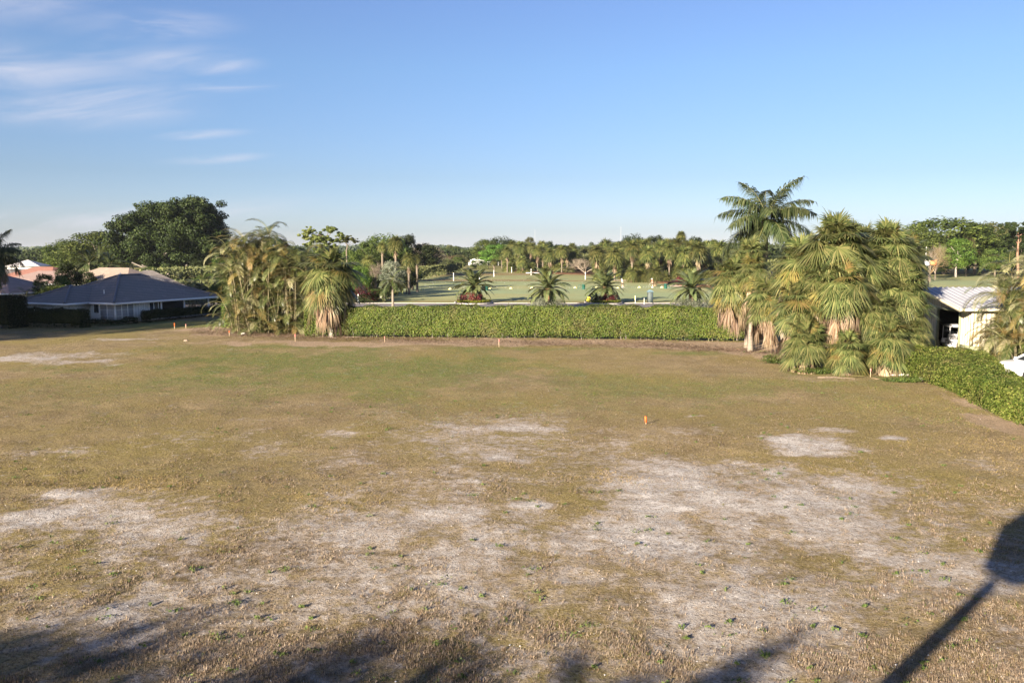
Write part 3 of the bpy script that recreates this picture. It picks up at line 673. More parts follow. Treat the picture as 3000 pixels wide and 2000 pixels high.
def areca(label, x, y, rx, ry, h, nst, nfr, name='areca_palm', mats=(('areca', .7), ('areca_gold', .2), ('areca_pale', .1)), scale=1., group=None, hmin=.35, seed=1, spread=1.0):
    random.seed(seed); t = empty(name, (x, y, 0), label, 'palm', group); cnt = 0
    for i in range(nst):
        a = random.random() * 6.283; q = math.sqrt(random.random()); bx, by = math.cos(a) * rx * q * .75, math.sin(a) * ry * q * .75
        hh = h * (hmin + (1 - hmin) * (random.random() if i % 5 else random.uniform(.86, 1))) * (1.05 - .38 * q * q) - 1.4 * scale; hh = max(.5, hh)
        lx, ly = math.cos(a) * rx * q * .45 * spread, math.sin(a) * ry * q * .45 * spread
        MB().tube([(bx, by, -.05), (bx + lx * .25, by + ly * .25, hh * .4), (bx + lx * .6, by + ly * .6, hh * .75), (bx + lx, by + ly, hh)], [.06, .05, .045, .035], 6).obj('stem', M['stem_green'], t, smooth=True)
        for j in range(nfr):
            if cnt >= 299: break
            cnt += 1; el = 80 - 85 * (j + .5) / nfr + random.uniform(-8, 8); u = random.random(); acc_ = 0; mm = mats[0][0]
            for nm, pr in mats:
                acc_ += pr
                if u <= acc_: mm = nm; break
            place('frond', feather('areca', el, mm), t, (bx + lx, by + ly, hh - .1), (random.uniform(-.3, .3), 0, j * 2.4 + a + random.uniform(-.4, .4)), scale * random.uniform(.8, 1.15))
    return t
# whole crowns for palms too far for their leaves to be told apart
FARC = {}
def far_crown(var, dead):
    key = (var, dead)
    if key not in FARC:
        r = random.Random(50 + var); V = MB(); nf = 44 if not dead else 16
        for i in range(nf):
            q = (i + .5) / nf; el = (82 - 125 * q ** .9) if not dead else -70; az = i * 2.39996 + r.uniform(-.3, .3)
            src = fan_mesh('tmp', el, 900 + i + var * 40, L=.62 if not dead else .42, pet=.42 if not dead else .25, nseg=12 if not dead else 7, wid=.075, droop=.38, mat='fan_far' if not dead else 'fan_dead_far', dead=dead)
            co = np.empty(len(src.vertices) * 3); src.vertices.foreach_get('co', co); co = co.reshape(-1, 3) @ np.array(Matrix.Rotation(az, 3, 'Z')).T
            if dead: co = co + np.array([0, 0, -.1 - .5 * r.random()])
            fi = np.array([p.vertices[:] for p in src.polygons if len(p.vertices) == 3]); V.add(co, fi); bpy.data.meshes.remove(src)
        FARC[key] = V.mesh('crown', [M['fan_far' if not dead else 'fan_dead_far']])
    return FARC[key]
_ft = MB(); palm_trunk(_ft, 1, 1.1, 1, (0, 0), 7); FAR_TRUNK = _ft.mesh('trunk', M['bark'], smooth=True)
def far_palm(label, px, Y, ytop, wpx, group=None, ybase=None, var=0, dead=True, name='fan_palm'):
    top = W(px, ytop, Y).z; rad = wpx / FPX * Y / 2; x = W(px, 800, Y).x; hc = max(top - rad * .78, .5)
    t = empty(name, (x, Y, 0), label, 'palm', group); rr = random.Random(int(px * 3 + Y * 11))
    place('crown', far_crown(var % 4, False), t, (0, 0, hc), (rr.uniform(-.1, .1), 0, rr.random() * 6.28), rad * rr.uniform(.9, 1.1))
    if dead: place('dead_fronds', far_crown(var % 3, True), t, (0, 0, hc - rad * .1), (0, 0, rr.random() * 6.28), rad)
    place('trunk', FAR_TRUNK, t, (0, 0, 0), (0, 0, 0), (.2, .2, hc))
    return t
# ------------------------------------------------------------------ houses
def roof_mat(name, c1, c2, pitch=.15):
    t = NT(name); p = t.pos(); sp = t.node('ShaderNodeSeparateXYZ'); t.l.new(p, sp.inputs[0])
    n = t.noise(.9, 4, p); n2 = t.noise(7, 4, p, vec=(1, 1, 6))
    zz = t.math('FRACT', t.math('DIVIDE', t.math('ADD', sp.outputs[2], t.math('MULTIPLY', n, .02)), pitch))
    c = t.mix(t.rng(n2, .3, .7), c1, c2); c = t.mix(t.rng(n, .55, .8, 0, .4), c, tuple(min(1, q * 1.7) for q in c2))
    c = t.mix(t.rng(zz, .0, .34, .85, 0), c, tuple(q * .3 for q in c1)); t.bump(zz, 1., -.03)
    return t.done(c, .75, .2)
M['tile_grey'] = roof_mat('tile_grey', (.16, .14, .125), (.26, .225, .20))
M['tile_pink'] = roof_mat('tile_pink', (.26, .18, .15), (.36, .26, .225))
M['tile_red'] = roof_mat('tile_red', (.22, .09, .06), (.32, .17, .13))
M['tile_tan'] = roof_mat('tile_tan', (.25, .19, .15), (.36, .28, .22))
M['tile_white'] = roof_mat('tile_white', (.6, .56, .54), (.75, .7, .68))
M['stucco'] = mat_plain('stucco', (.62, .62, .60), .85, .2, grain=2, amt=.08, bump=.1)
M['stucco_tan'] = mat_plain('stucco_tan', (.5, .38, .30), .85, .2, grain=2)
M['white_paint'] = mat_plain('white_paint', (.78, .78, .76), .5, .4, amt=.05)
M['interior_shade'] = mat_plain('interior_shade', (.03, .028, .028), .9)  # near-black: shade of the porch recess and shed inside put into the colour
M['curtain'] = mat_plain('curtain', (.33, .33, .34), .9, grain=30, amt=.35)
def glass_mat():
    t = NT('window_glass'); return t.done((.02, .025, .03), .06, .6)
M['glass'] = glass_mat()

def hip_faces(L, Wd, r, z0, z1):        # rectangle 0..L by 0..Wd, eave z0, ridge z1 along the longer side
    if L >= Wd: a, b = (r, Wd / 2, z1), (L - r, Wd / 2, z1)
    else: a, b = (L / 2, r, z1), (L / 2, Wd - r, z1)
    P = [(0, 0, z0), (L, 0, z0), (L, Wd, z0), (0, Wd, z0), a, b]
    F = [(0, 1, 5, 4), (1, 2, 5), (2, 3, 4, 5), (3, 0, 4)] if L >= Wd else [(0, 1, 4), (1, 2, 5, 4), (2, 3, 5), (3, 0, 4, 5)]
    return P, F
def simple_house(label, cx, cy, L, Wd, rz, z0, z1, tile, wall='stucco', name='house', chimney=False):
    t = empty(name, (cx, cy, 0), label, 'house', None, rz)
    w = MB(); w.box((0, 0, (z0 + .1) / 2 - .02), (L - 1.1, Wd - 1.1, z0 + .1)); w.obj('wall', M[wall], t)
    P, F = hip_faces(L, Wd, min(L, Wd) / 2, z0, z1); P = [(x - L / 2, y - Wd / 2, z) for x, y, z in P]
    m = MB(); m.poly(P, F); m.obj('roof', M[tile], t)
    f = MB()
    for s in (-1, 1):
        f.box((0, s * (Wd / 2 - .04), z0 - .10), (L - .2, .07, .16)); f.box((s * (L / 2 - .04), 0, z0 - .10), (.07, Wd, .16))
    f.obj('fascia', M['white_paint'], t)
    for k in range(max(2, int(L / 3.5))):
        x = -L / 2 + 1.6 + k * 3.2
        if x > L / 2 - 1.4: break
        wd = place('window', window_mesh(), t, (x, -(Wd - 1.1) / 2 - .01, 1.15))
    return t
_wm = {}
def window_mesh():
    if 'w' not in _wm:
        m = MB(); m.box((0, 0, .5), (1.3, .04, 1.0), mi=0)
        for s in (-1, 1): m.box((s * .68, -.01, .5), (.07, .07, 1.14), mi=1)
        for z in (-.035, 1.035, .5): m.box((0, -.012, z), (1.3, .06, .07 if z != .5 else .04), mi=1)
        _wm['w'] = m.mesh('window', [M['glass'], M['white_paint']])
    return _wm['w']

# main house: measured out from its near corner D
D = Vector((-39.8, 82.5)); TH = math.atan2(-.41, .91)
hz = empty('house', (D.x, D.y, 0), 'low white house with a shaded grey tiled hip roof behind clipped hedges', 'house', None, TH)
# local axes: +x faces the field (right), +y runs back to the porch
E0, RZ = 2.12, 4.68
m = MB()
Lx, Ly = 11.6, 14.4
m.poly([(-Lx, 0, E0), (0, 0, E0), (0, Ly, E0), (-Lx, Ly, E0), (-5.8, 5.8, RZ), (-5.8, Ly - 5.8, RZ)], [(0, 1, 4), (1, 2, 5, 4), (2, 3, 5), (3, 0, 4, 5)])
# wing towards the left
wx0, wx1, wy = -10.6, -3.6, -2.7; wr = 3.5; wz = E0 + wr * (RZ - E0) / 5.8
m.poly([(wx0, wy, E0), (wx1, wy, E0), (wx1, 0, E0), ((wx0 + wx1) / 2, wy + wr, wz), ((wx0 + wx1) / 2, wr, wz), (wx0, 0.0, E0), (wx1, .02, E0 + .01)], [(0, 1, 3), (1, 2, 4, 3), (5, 0, 3, 4)])
# low slope over the back porch
m.poly([(-.4, Ly - 2.2, E0 + .15), (-.05, Ly + 1.0, E0 - .05), (-4.5, Ly + 1.6, E0 + .25), (-5, Ly - 3.2, E0 + 1.1)], [(0, 1, 2, 3)])
m.obj('roof', M['tile_grey'], hz)
M['ridge_tile'] = mat_plain('ridge_tile', (.17, .165, .18), .7)
for p, q in (((0, 0, E0), (-5.8, 5.8, RZ)), ((wx1, wy, E0), ((wx0 + wx1) / 2, wy + wr, wz)), ((0, Ly, E0), (-5.8, Ly - 5.8, RZ)), ((-5.8, 5.8, RZ), (-5.8, Ly - 5.8, RZ)), (((wx0 + wx1) / 2, wy + wr, wz), ((wx0 + wx1) / 2, 1.0, wz)), ((wx0, wy, E0), ((wx0 + wx1) / 2, wy + wr, wz)), ((-Lx, 0, E0), (-5.8, 5.8, RZ))):
    p, q = Vector(p), Vector(q); n = max(1, int((q - p).length / .33)); hips = MB()
    for i in range(n):
        a = p.lerp(q, i / n); b = p.lerp(q, (i + 1) / n); hips.tube([a + Vector((0, 0, .03)), b + Vector((0, 0, .05))], [.13, .10], 6, 0, False)
    tag(hips.obj('ridge_cap', M['ridge_tile'], hz), kind='stuff')
f = MB()
f.box((-1.8, .03, E0 - .1), (3.5, .08, .2)); f.box((-.03, Ly / 2, E0 - .1), (.08, Ly, .2)); f.box(((wx0 + wx1) / 2, wy + .03, E0 - .1), (wx1 - wx0, .08, .2)); f.box((wx1 - .03, wy / 2, E0 - .1), (.08, -wy, .2)); f.box((wx0 + .03, wy / 2 + 4, E0 - .1), (.08, -wy + 8, .2))
f.tube([(-3.45, 1.8, 2.9), (-3.45, 1.8, 3.3)], .06, 6)
f.obj('fascia', M['white_paint'], hz)
s = MB(); s.box((-Lx / 2, Ly / 2, E0 - .06), (Lx - .2, Ly - .2, .03)); s.box(((wx0 + wx1) / 2, -.9, E0 - .063), (wx1 - wx0 - .2, 3.4, .03)); s.obj('soffit', M['stucco'], hz)
w = MB(); HW = E0 - .1
w.box(((-11 - .6) / 2 - 0.0, 3.4, HW / 2), (10.4, 5.4, HW)); w.box((-7.1, -.75, HW / 2), (5.8, 2.9, HW)); w.box((-8.0, 10.0, HW / 2), (6.0, 8.0, HW))
w.obj('wall', M['stucco'], hz)
# board battens on the wall panels
for y in np.arange(3.0, 4.9, .32): bt = MB(); bt.box((-.585, y, HW / 2), (.04, .05, HW)); bt.obj('batten', M['white_paint'], hz)
for x in np.arange(-9.6, -4.3, 1.4): bt = MB(); bt.box((x, -2.22, HW / 2), (.07, .04, HW)); bt.obj('batten', M['white_paint'], hz)
def opening(name, x, y, w_, h_, z, along, panes, curtain):
    g = MB(); d = (w_, .05, h_) if along == 'x' else (.05, w_, h_); g.box((x, y, z + h_ / 2), d)
    g0 = g.obj(name, M['curtain' if curtain else 'glass'], hz)
    fr = MB()
    for k in range(panes + 1):
        o = -w_ / 2 + w_ * k / panes; c = (x + o, y - .02, z + h_ / 2) if along == 'x' else (x + .02, y + o, z + h_ / 2); fr.box(c, (.08, .08, h_))
    for zz in (z, z + h_): fr.box((x, y - .021, zz) if along == 'x' else (x + .021, y, zz), (w_ + .08, .07, .08) if along == 'x' else (.07, w_ + .08, .08))
    if curtain:
        for zz in (.33, .66): fr.box((x, y - .019, z + h_ * zz) if along == 'x' else (x + .019, y, z + h_ * zz), (w_, .05, .025) if along == 'x' else (.05, w_, .025))
    fr.obj('frame', M['white_paint'], g0)
opening('glass_door', -1.75, .68, 2.1, HW - .15, .1, 'x', 2, True)
opening('glass_door', -.58, 1.75, 2.2, HW - .15, .1, 'y', 3, True)
opening('window', -3.3, .68, .8, 1.0, .95, 'x', 1, False)
opening('window', -.58, 5.45, 1.2, HW - .2, .12, 'y', 2, False)
post = None
for y in (6.4, 9.6, 13.2):
    p_ = MB(); p_.box((-.5, y, HW / 2), (.13, .13, HW)); p_.obj('porch_post', M['white_paint'], hz)
p_ = MB(); p_.box((-2.6, 10, .05), (4.5, 8.2, .12)); p_.obj('porch_floor', M['concrete'], hz)
p_ = MB(); p_.box((-4.9, 10, HW / 2), (.1, 7.9, HW)); p_.obj('porch_back_wall', M['interior_shade'], hz)
for px, py in ((235, 871), (352, 799)):
    pass
v = MB(); v.tube([(-5.8, 5.9, RZ), (-5.8, 5.9, RZ + .25)], .09, 8); v.obj('roof_vent', M['white_paint'], hz)

simple_house('small house at the left edge with a pink and blue-grey hip roof', -63.5, 104, 9.5, 9.5, R(-12), 2.3, 4.3, 'tile_pink')
simple_house('pink-roofed house half hidden by the dark garden trees', -70.5, 128, 15, 10, R(4), 2.5, 4.3, 'tile_pink', 'stucco_tan')
simple_house('house with a red tiled roof just behind the pink roof', -80, 142, 14, 10, R(-20), 2.7, 4.7, 'tile_red', 'stucco_tan')
simple_house('distant house with a bright white hip roof among the trees', -137, 235, 9, 9, R(10), 3.3, 5.0, 'tile_white')
simple_house('tan-roofed house whose ridge shows behind the peak of the grey roof', -58.5, 122, 15, 9, R(-24), 2.6, 4.9, 'tile_tan')
simple_house('dark-roofed house right of the grey roof peak and below the huge tree', -50.0, 114, 9, 8, R(30), 2.5, 4.7, 'tile_grey')
simple_house('low house with a flat grey roof left of the white-roofed one', -96, 160, 12, 8, R(0), 3.0, 3.9, 'tile_grey')
M['tile_dim'] = roof_mat('tile_dim', (.16, .12, .10), (.24, .19, .16))
# far white house over the range
fh = empty('house', (-17, 425, 0), 'white gabled house far across the driving range', 'house', None, R(-20))
m = MB(); m.box((0, 0, 1.5), (11, 8, 3.4)); m.poly([(-5.5, -4, 3.2), (5.5, -4, 3.2), (0, -4, 5.2)], [(0, 1, 2)]); m.obj('wall', M['stucco'], fh)
m = MB(); m.poly([(-6.2, -4.6, 3.0), (0, -4.6, 5.4), (0, 4.6, 5.4), (-6.2, 4.6, 3.0), (6.2, -4.6, 3.0), (6.2, 4.6, 3.0)], [(0, 1, 2, 3), (1, 4, 5, 2)]); m.obj('roof', M['tile_dim'], fh); fh.scale = (.8, .8, .85)
m = MB(); m.box((10, .5, 2.6), (9, 5, .25)); m.obj('carport_roof', M['white_paint'], fh)
for x in (6.5, 10, 14): m = MB(); m.box((x, -1.6, 1.25), (.2, .2, 2.5)); m.obj('carport_post', M['white_paint'], fh)
place('window', window_mesh(), fh, (-2.5, -4.02, 1.3)); place('window', window_mesh(), fh, (2.5, -4.02, 1.3))

# ------------------------------------------------------------------ metal shed at right
def ribbed(m, p0, p1, z0, z1, nrm, pitch=.3, depth=.04, mi=0, slope=None, top=None):
    """sheet with raised ribs from p0 to p1; top(t) gives the height of the upper edge"""
    p0, p1 = Vector(p0), Vector(p1); L = (p1 - p0).length; n = int(L / pitch); prof = [(0, 0), (.55, 0), (.65, 1), (.9, 1)]
    V = []
    for k in range(n):
        for (a, h) in prof:
            t = (k + a) / n; q = p0.lerp(p1, t) + Vector(nrm) * depth * h; V.append((q.x, q.y, z0)); V.append((q.x, q.y, top(t) if top else z1))
    q = p1; V.append((q.x, q.y, z0)); V.append((q.x, q.y, top(1) if top else z1))
    m.add(V, [(2 * i, 2 * i + 2, 2 * i + 3, 2 * i + 1) for i in range(len(V) // 2 - 1)], mi)
M['cream'] = mat_plain('cream', (.50, .45, .33), .45, .4, grain=1.5, amt=.06)
M['olive'] = mat_plain('olive', (.20, .21, .13), .5, .35, grain=2, amt=.08)
M['metal_roof'] = mat_plain('metal_roof', (.29, .29, .31), .45, .4, grain=1.2, amt=.08)
SX, SY = 30.3, 54.2; EZ = 3.55; RDG = 4.62; SD = 10.0; SLEN = 16.0
sh = empty('metal_shed', (SX, SY, 0), 'cream ribbed metal shed with a white metal roof and dark open doorway', 'shed')
gt = lambda y: EZ - .05 + (RDG - EZ) * (1 - abs(y - SD / 2) / (SD / 2))
m = MB()                                # wall facing left, doorway from y 1.5 to 4.1
ribbed(m, (0, 1.5, 0), (0, 0, 0), 1.02, 0, (-1, 0, 0), .3, .05, 0, top=lambda t: gt(1.5 * (1 - t)))
ribbed(m, (0, 4.3, 0), (0, 1.5, 0), 3.2, 0, (-1, 0, 0), .3, .05, 0, top=lambda t: gt(4.3 + (1.5 - 4.3) * t))
ribbed(m, (0, SD, 0), (0, 4.3, 0), 1.02, 0, (-1, 0, 0), .3, .05, 0, top=lambda t: gt(SD + (4.3 - SD) * t))
m.obj('side_wall', M['cream'], sh)
m = MB(); ribbed(m, (0, 0, 0), (SLEN, 0, 0), 1.02, EZ - .05, (0, -1, 0), .3, .05); m.obj('front_wall', M['cream'], sh)
m = MB(); m.box((.06, .75, .5), (.14, 1.5, 1.04)); m.box((.06, 7.15, .5), (.14, 5.7, 1.04)); m.box((SLEN / 2, .06, .5), (SLEN, .14, 1.035)); m.obj('wainscot', M['olive'], sh)
m = MB()
for y in (4.36, 1.44): m.box((-.03, y, 1.62), (.16, .14, 3.24))
m.box((-.03, 2.9, 3.25), (.15, 2.8, .14)); m.obj('door_frame', M['olive'], sh)
m = MB(); m.box((-.02, -.02, EZ / 2 + .5), (.16, .16, EZ - 1.1)); m.obj('corner_trim', M['cream'], sh)
ohx, ohy = 1.2, .55
def roof_side(y0, y1, z0, z1):
    m = MB(); n = int((SLEN + 2 * ohx) / .42); V = []
    for k in range(n):
        for a, h in ((0, 0), (.7, 0), (.78, .06), (.92, .06)):
            x = -ohx + (k + a) * .42; V.append((x, y0, z0 + h)); V.append((x, y1, z1 + h))
    m.add(V, [(2 * i, 2 * i + 2, 2 * i + 3, 2 * i + 1) for i in range(len(V) // 2 - 1)]); return m
roof_side(-ohy, SD / 2, EZ - .05, RDG + .05).obj('roof_sheet', M['metal_roof'], sh)
roof_side(SD / 2, SD + ohy, RDG + .05, EZ - .05).obj('roof_sheet', M['metal_roof'], sh)
m = MB(); m.box((SLEN / 2 - .3, -ohy - .02, EZ - .1), (SLEN + 2 * ohx - .6, .12, .16)); m.obj('gutter', M['cream'], sh)
m = MB()
for y0, y1, z0, z1 in ((-ohy, SD / 2, EZ - .1, RDG), (SD / 2, SD + ohy, RDG, EZ - .1)):
    m.add([(-ohx - .03, y0, z0 - .12), (-ohx - .03, y1, z1 - .12), (-ohx - .03, y1, z1 + .09), (-ohx - .03, y0, z0 + .09), (-ohx + .06, y0, z0 - .12), (-ohx + .06, y1, z1 - .12), (-ohx + .06, y1, z1 + .09), (-ohx + .06, y0, z0 + .09)],
          [(0, 1, 2, 3), (4, 7, 6, 5), (0, 4, 5, 1), (3, 2, 6, 7)])
m.obj('rake_trim', M['cream'], sh)
m = MB(); m.box((SLEN / 2, SD, 1.7), (SLEN, .12, 3.4)); m.box((SLEN, SD / 2, 1.7), (.12, SD, 3.4)); m.box((5.5, SD / 2, 1.6), (.1, SD - .3, 3.1)); m.box((SLEN / 2, SD / 2, .0), (SLEN - .1, SD - .1, .08)); m.obj('inner_walls', M['interior_shade'], sh)
m = MB(); m.tube([(.9, 3.6, .05), (1.2, 3.2, 2.8)], .04, 6); tag(m.obj('pole', M['bark_red'], None, (SX, SY, 0)), 'thin brown pole leaning inside the dark shed doorway', 'pole')

M['car_white'] = mat_plain('car_white', (.80, .80, .80), .18, .6, amt=.02)
M['rubber'] = mat_plain('rubber', (.02, .02, .02), .8)
M['grey_plastic'] = mat_plain('grey_plastic', (.35, .35, .36), .5)
M['chrome'] = mat_plain('chrome', (.6, .6, .6), .25, .5, .8)
def wheel(parent, x, y, r, w_):
    m = MB(); m.tube([(0, -w_ / 2, 0), (0, w_ / 2, 0)], r, 20); t_ = m.obj('tyre', M['rubber'], parent, (x, y, r)); m = MB(); m.tube([(0, -w_ / 2 - .01, 0), (0, w_ / 2 + .01, 0)], r * .62, 16); m.obj('rim', M['chrome'], t_)
gc = empty('golf_cart', (31.95, 59.5, .06), 'white golf cart parked just inside the open shed doorway', 'golf cart', None, R(80))
m = MB(); m.box((0, 0, .42), (2.3, 1.1, .3)); m.box((.95, 0, .68), (.45, 1.1, .35), taper=.8); m.box((-.85, 0, .72), (.6, 1.1, .4), taper=.9); m.obj('body', M['car_white'], gc)
m = MB(); m.box((-.15, 0, .78), (.5, 1.0, .14)); m.box((-.42, 0, 1.05), (.12, 1.0, .45)); m.obj('seat', M['grey_plastic'], gc)
m = MB(); m.box((0, 0, 1.86), (1.9, 1.2, .08), taper=.93); m.box((0, 0, 1.93), (1.6, 1.0, .06), taper=.7); m.obj('canopy', M['car_white'], gc)
for x in (-.8, .72):
    for y in (-.5, .5): m = MB(); m.tube([(x, y, .8), (x * .93, y, 1.84)], .025, 6); m.obj('canopy_post', M['car_white'], gc)
m = MB(); m.box((.76, 0, 1.35), (.02, .95, .85)); m.obj('windscreen', M['glass'], gc)
m = MB(); m.tube([(.62, .25, .85), (.42, .25, 1.15)], .02, 6); m.obj('steering_column', M['rubber'], gc)
for x in (-.75, .8):
    for y in (-.5, .5): wheel(gc, x, y, .23, .16)

car = empty('parked_car', (30.3, 46.9, 0), 'white parked car at the right edge behind the hedge, only roof and windows showing', 'car', None, R(184))
def car_body():
    m = MB(); prof = [(-2.2, .35), (-2.25, .75), (-2.1, .98), (-1.75, 1.04), (.95, 1.0), (1.6, .92), (2.2, .78), (2.28, .5), (2.2, .3)]
    n = len(prof); V = [];
    for y, k in ((-.9, 1), (-.82, 1.0), (.82, 1.0), (.9, 1)):
        for x, z in prof: V.append((x * (1 if abs(y) > .85 else 1.01), y, z + (0 if abs(y) > .85 else .035)))
    F = [(r_ * n + i, r_ * n + i + 1, (r_ + 1) * n + i + 1, (r_ + 1) * n + i) for r_ in range(3) for i in range(n - 1)]
    m.add(V, F); m.add([V[i] for i in range(n)], [tuple(range(n))]); m.add([V[3 * n + i] for i in range(n)], [tuple(range(n))[::-1]]); return m
car_body().obj('body', M['car_white'], car)
# greenhouse: glass block with white roof and pillars
gp = [(-1.85, 1.02), (-1.2, 1.42), (.25, 1.44), (1.05, 1.0)]
m = MB(); V = [(x, s * (.80 - .17 * (z - 1) / .44), z) for s in (-1, 1) for x, z in gp]; m.add(V, [(0, 1, 2, 3), (7, 6, 5, 4)]); m.add(V, [(0, 4, 5, 1), (2, 6, 7, 3)]); m.obj('windows', M['glass'], car)
m = MB(); V = [(-1.3, s * .66, 1.42) for s in (-1, 1)] + [(.35, s * .66, 1.43) for s in (-1, 1)] + [(-1.1, s * .55, 1.47) for s in (-1, 1)] + [(.2, s * .55, 1.475) for s in (-1, 1)]
m.add(V, [(4, 6, 7, 5), (0, 2, 6, 4), (1, 5, 7, 3), (0, 4, 5, 1), (2, 3, 7, 6)]); m.obj('roof', M['car_white'], car)
for s in (-1, 1):
    for pa, pb, pr in (((1.08, s * .81, 1.0), (.3, s * .645, 1.44), .045), ((-.4, s * .815, 1.0), (-.42, s * .65, 1.45), .035), ((-1.9, s * .81, 1.0), (-1.22, s * .645, 1.43), .07)): m = MB(); m.tube([pa, pb], pr, 6); m.obj('pillar', M['car_white'], car)
    m = MB(); m.box((.85, s * .98, 1.06), (.16, .22, .14), taper=.8); m.obj('mirror', M['car_white'], car)
    m = MB(); m.box((2.18, s * .62, .7), (.12, .4, .14), taper=.7); m.obj('headlight', M['chrome'], car)
for x in (-1.4, 1.42):
    for y in (-.82, .82): wheel(car, x, y, .33, .2)
# sign box with whip antenna above the shed
sg = W(2722, 778, 66.5)
sb_ = empty('pole_box', (sg.x, sg.y, 0), 'white and orange box with a whip antenna on a pole over the metal roof', 'sign')
m = MB(); m.tube([(0, 0, 0), (0, 0, sg.z)], .05, 8); m.obj('pole', M['bark'], sb_)
M['orange_paint'] = mat_plain('orange_paint', (.75, .30, .13), .6, .3, amt=.1)
m = MB(); m.box((-.18, 0, sg.z + .22), (.34, .3, .42)); m.obj('box', M['white_paint'], sb_)
m = MB(); m.add([(0, -.15, sg.z + .08), (0, .15, sg.z + .08), (0, .15, sg.z + .38), (0, -.15, sg.z + .38), (.5, -.2, sg.z + .0), (.5, .2, sg.z + .0), (.5, .2, sg.z + .45), (.5, -.2, sg.z + .45)], [(0, 4, 5, 1), (1, 5, 6, 2), (2, 6, 7, 3), (3, 7, 4, 0), (4, 7, 6, 5)]); m.obj('horn', M['orange_paint'], sb_)
m = MB(); m.tube([(-.3, 0, sg.z + .43), (-.3, 0, sg.z + 1.5)], .015, 5); m.obj('antenna', M['white_paint'], sb_)

# ------------------------------------------------------------------ hedges
HH = [(-17.6, 70.9), (-8, 69.9), (2, 69.0), (10, 68.2), (19.6, 67.2)]
hedge('hedge', 'long tall bright green clipped hedge across the far side of the field', HH, 1.5, [2.45, 2.62, 2.66, 2.7, 2.6], 110000, .095, 'leaf_hedge', 3, gap=.22)
hedge('hedge', 'wide leafy green hedge at the right edge beside the parked car', [(20.7, 27), (21.9, 33), (22.9, 38), (24.2, 43), (25.3, 48), (26.0, 51.5)], [1.7, 1.8, 2.1, 2.9, 4.4, 3.6], [1.2, 1.25, 1.3, 1.35, 1.5, 1.3], 110000, .085, 'leaf_hedge_sunlit', 5, gap=.0, round_=.3, stems=False)
hedge('hedge', 'dark clipped hedge in front of the left wing of the grey-roofed house', [(-48.3, 80.6), (-44.4, 79.6), (-40.9, 78.9)], 1.3, 1.7, 16000, .11, 'leaf_dark', 7, stems=False)
hedge('hedge', 'tall dark hedge block at the left edge of the view', [(-56, 80.8), (-46.9, 78.3)], 2.2, 2.95, 22000, .12, 'leaf_dark', 8, stems=False)
hedge('hedge', 'long low dark hedge running beside the white house porch', [(-37.6, 84.6), (-36.3, 88.4), (-34.4, 92.5), (-32.7, 97.0)], 1.1, [1.15, 1.15, 1.1, 1.05], 20000, .10, 'leaf_dark', 9, stems=False)
hedge('hedge', 'knee-high dark hedge under the glass doors of the white house', [(-43.0, 81.3), (-39.4, 80.9), (-38.2, 83.6)], .7, .55, 7000, .10, 'leaf_dark', 10, stems=False)
hedge('hedge', 'short golden green hedge end at the left foot of the feathery palm clump', [(-27.2, 79.0), (-25.6, 86)], 1.4, 2.3, 12000, .12, 'leaf_hedge', 11, stems=False)

# ------------------------------------------------------------------ palms close by
random.seed(21)
HB = 'fan palms crowding together beside the shed'
fp = [  # px, Y, crown centre py, radius, fronds, skirt, label, gold
 (2445, 51.2, 738, 2.75, 44, 8, 'tallest fan palm in the middle of the big clump left of the shed', .15),
 (2600, 53.0, 742, 2.45, 40, 4, 'fan palm at the upper right of the big clump beside the shed', .05),
 (2345, 52.6, 790, 2.45, 40, 10, 'fan palm at the upper left of the big clump, below the tall feather palm', .2),
 (2470, 49.6, 850, 2.25, 34, 22, 'fan palm with a long tan skirt in the centre front of the big clump', .15),
 (2640, 51.6, 872, 2.2, 34, 3, 'fan palm half way up the right side of the big clump by the shed doorway', .03),
 (2335, 50.8, 905, 2.0, 30, 10, 'fan palm half way up the left side of the big clump', .15),
 (2560, 49.8, 930, 2.0, 30, 8, 'fan palm just right of the hanging skirt in the big clump', .05),
 (2360, 49.4, 1010, 1.9, 30, 18, 'lowest fan palm at the left foot of the big clump, straw skirt on the ground', .2),
 (2480, 48.6, 1035, 1.7, 26, 18, 'low orange-tinged fan palm at the front middle foot of the big clump', .4),
 (2600, 49.0, 1010, 2.0, 32, 16, 'low fan palm at the right foot of the big clump near the pale rubble', .1),
 (2665, 50.6, 985, 1.7, 26, 6, 'low green fan palm nearest the shed at the right edge of the big clump', .0),
 (2640, 53.2, 790, 2.2, 34, 3, 'fan palm at the upper right shoulder of the big clump', .05), (2655, 51.6, 930, 2.0, 30, 3, 'fan palm bulging over the shed side at the right of the big clump', .03), (2520, 54.5, 742, 2.3, 36, 2, 'fan palm filling the skyline dip between the two highest crowns', .1), (2655, 55, 765, 2.1, 32, 2, 'fan palm at the back right of the big clump skyline', .05), (2530, 51.6, 800, 2.1, 32, 4, 'fan palm between the two highest crowns of the big clump', .05), (2400, 50.6, 845, 2.0, 30, 8, 'fan palm left of the long tan skirt in the big clump', .2),
 (2205, 59.8, 800, 1.7, 30, 14, 'golden dry fan palm between the left palm and the big clump', .9),
 (2150, 61.5, 830, 2.35, 42, 18, 'leaning fan palm left of the big clump at the hedge end, brown skirt hanging', .25),
 (2195, 62.5, 765, 2.1, 34, 4, 'dark green fan palm crown just under the tall feather palm', .05),
 (2245, 57.0, 880, 2.0, 34, 10, 'fan palm in the gap between the leaning palm and the big clump', .15)]
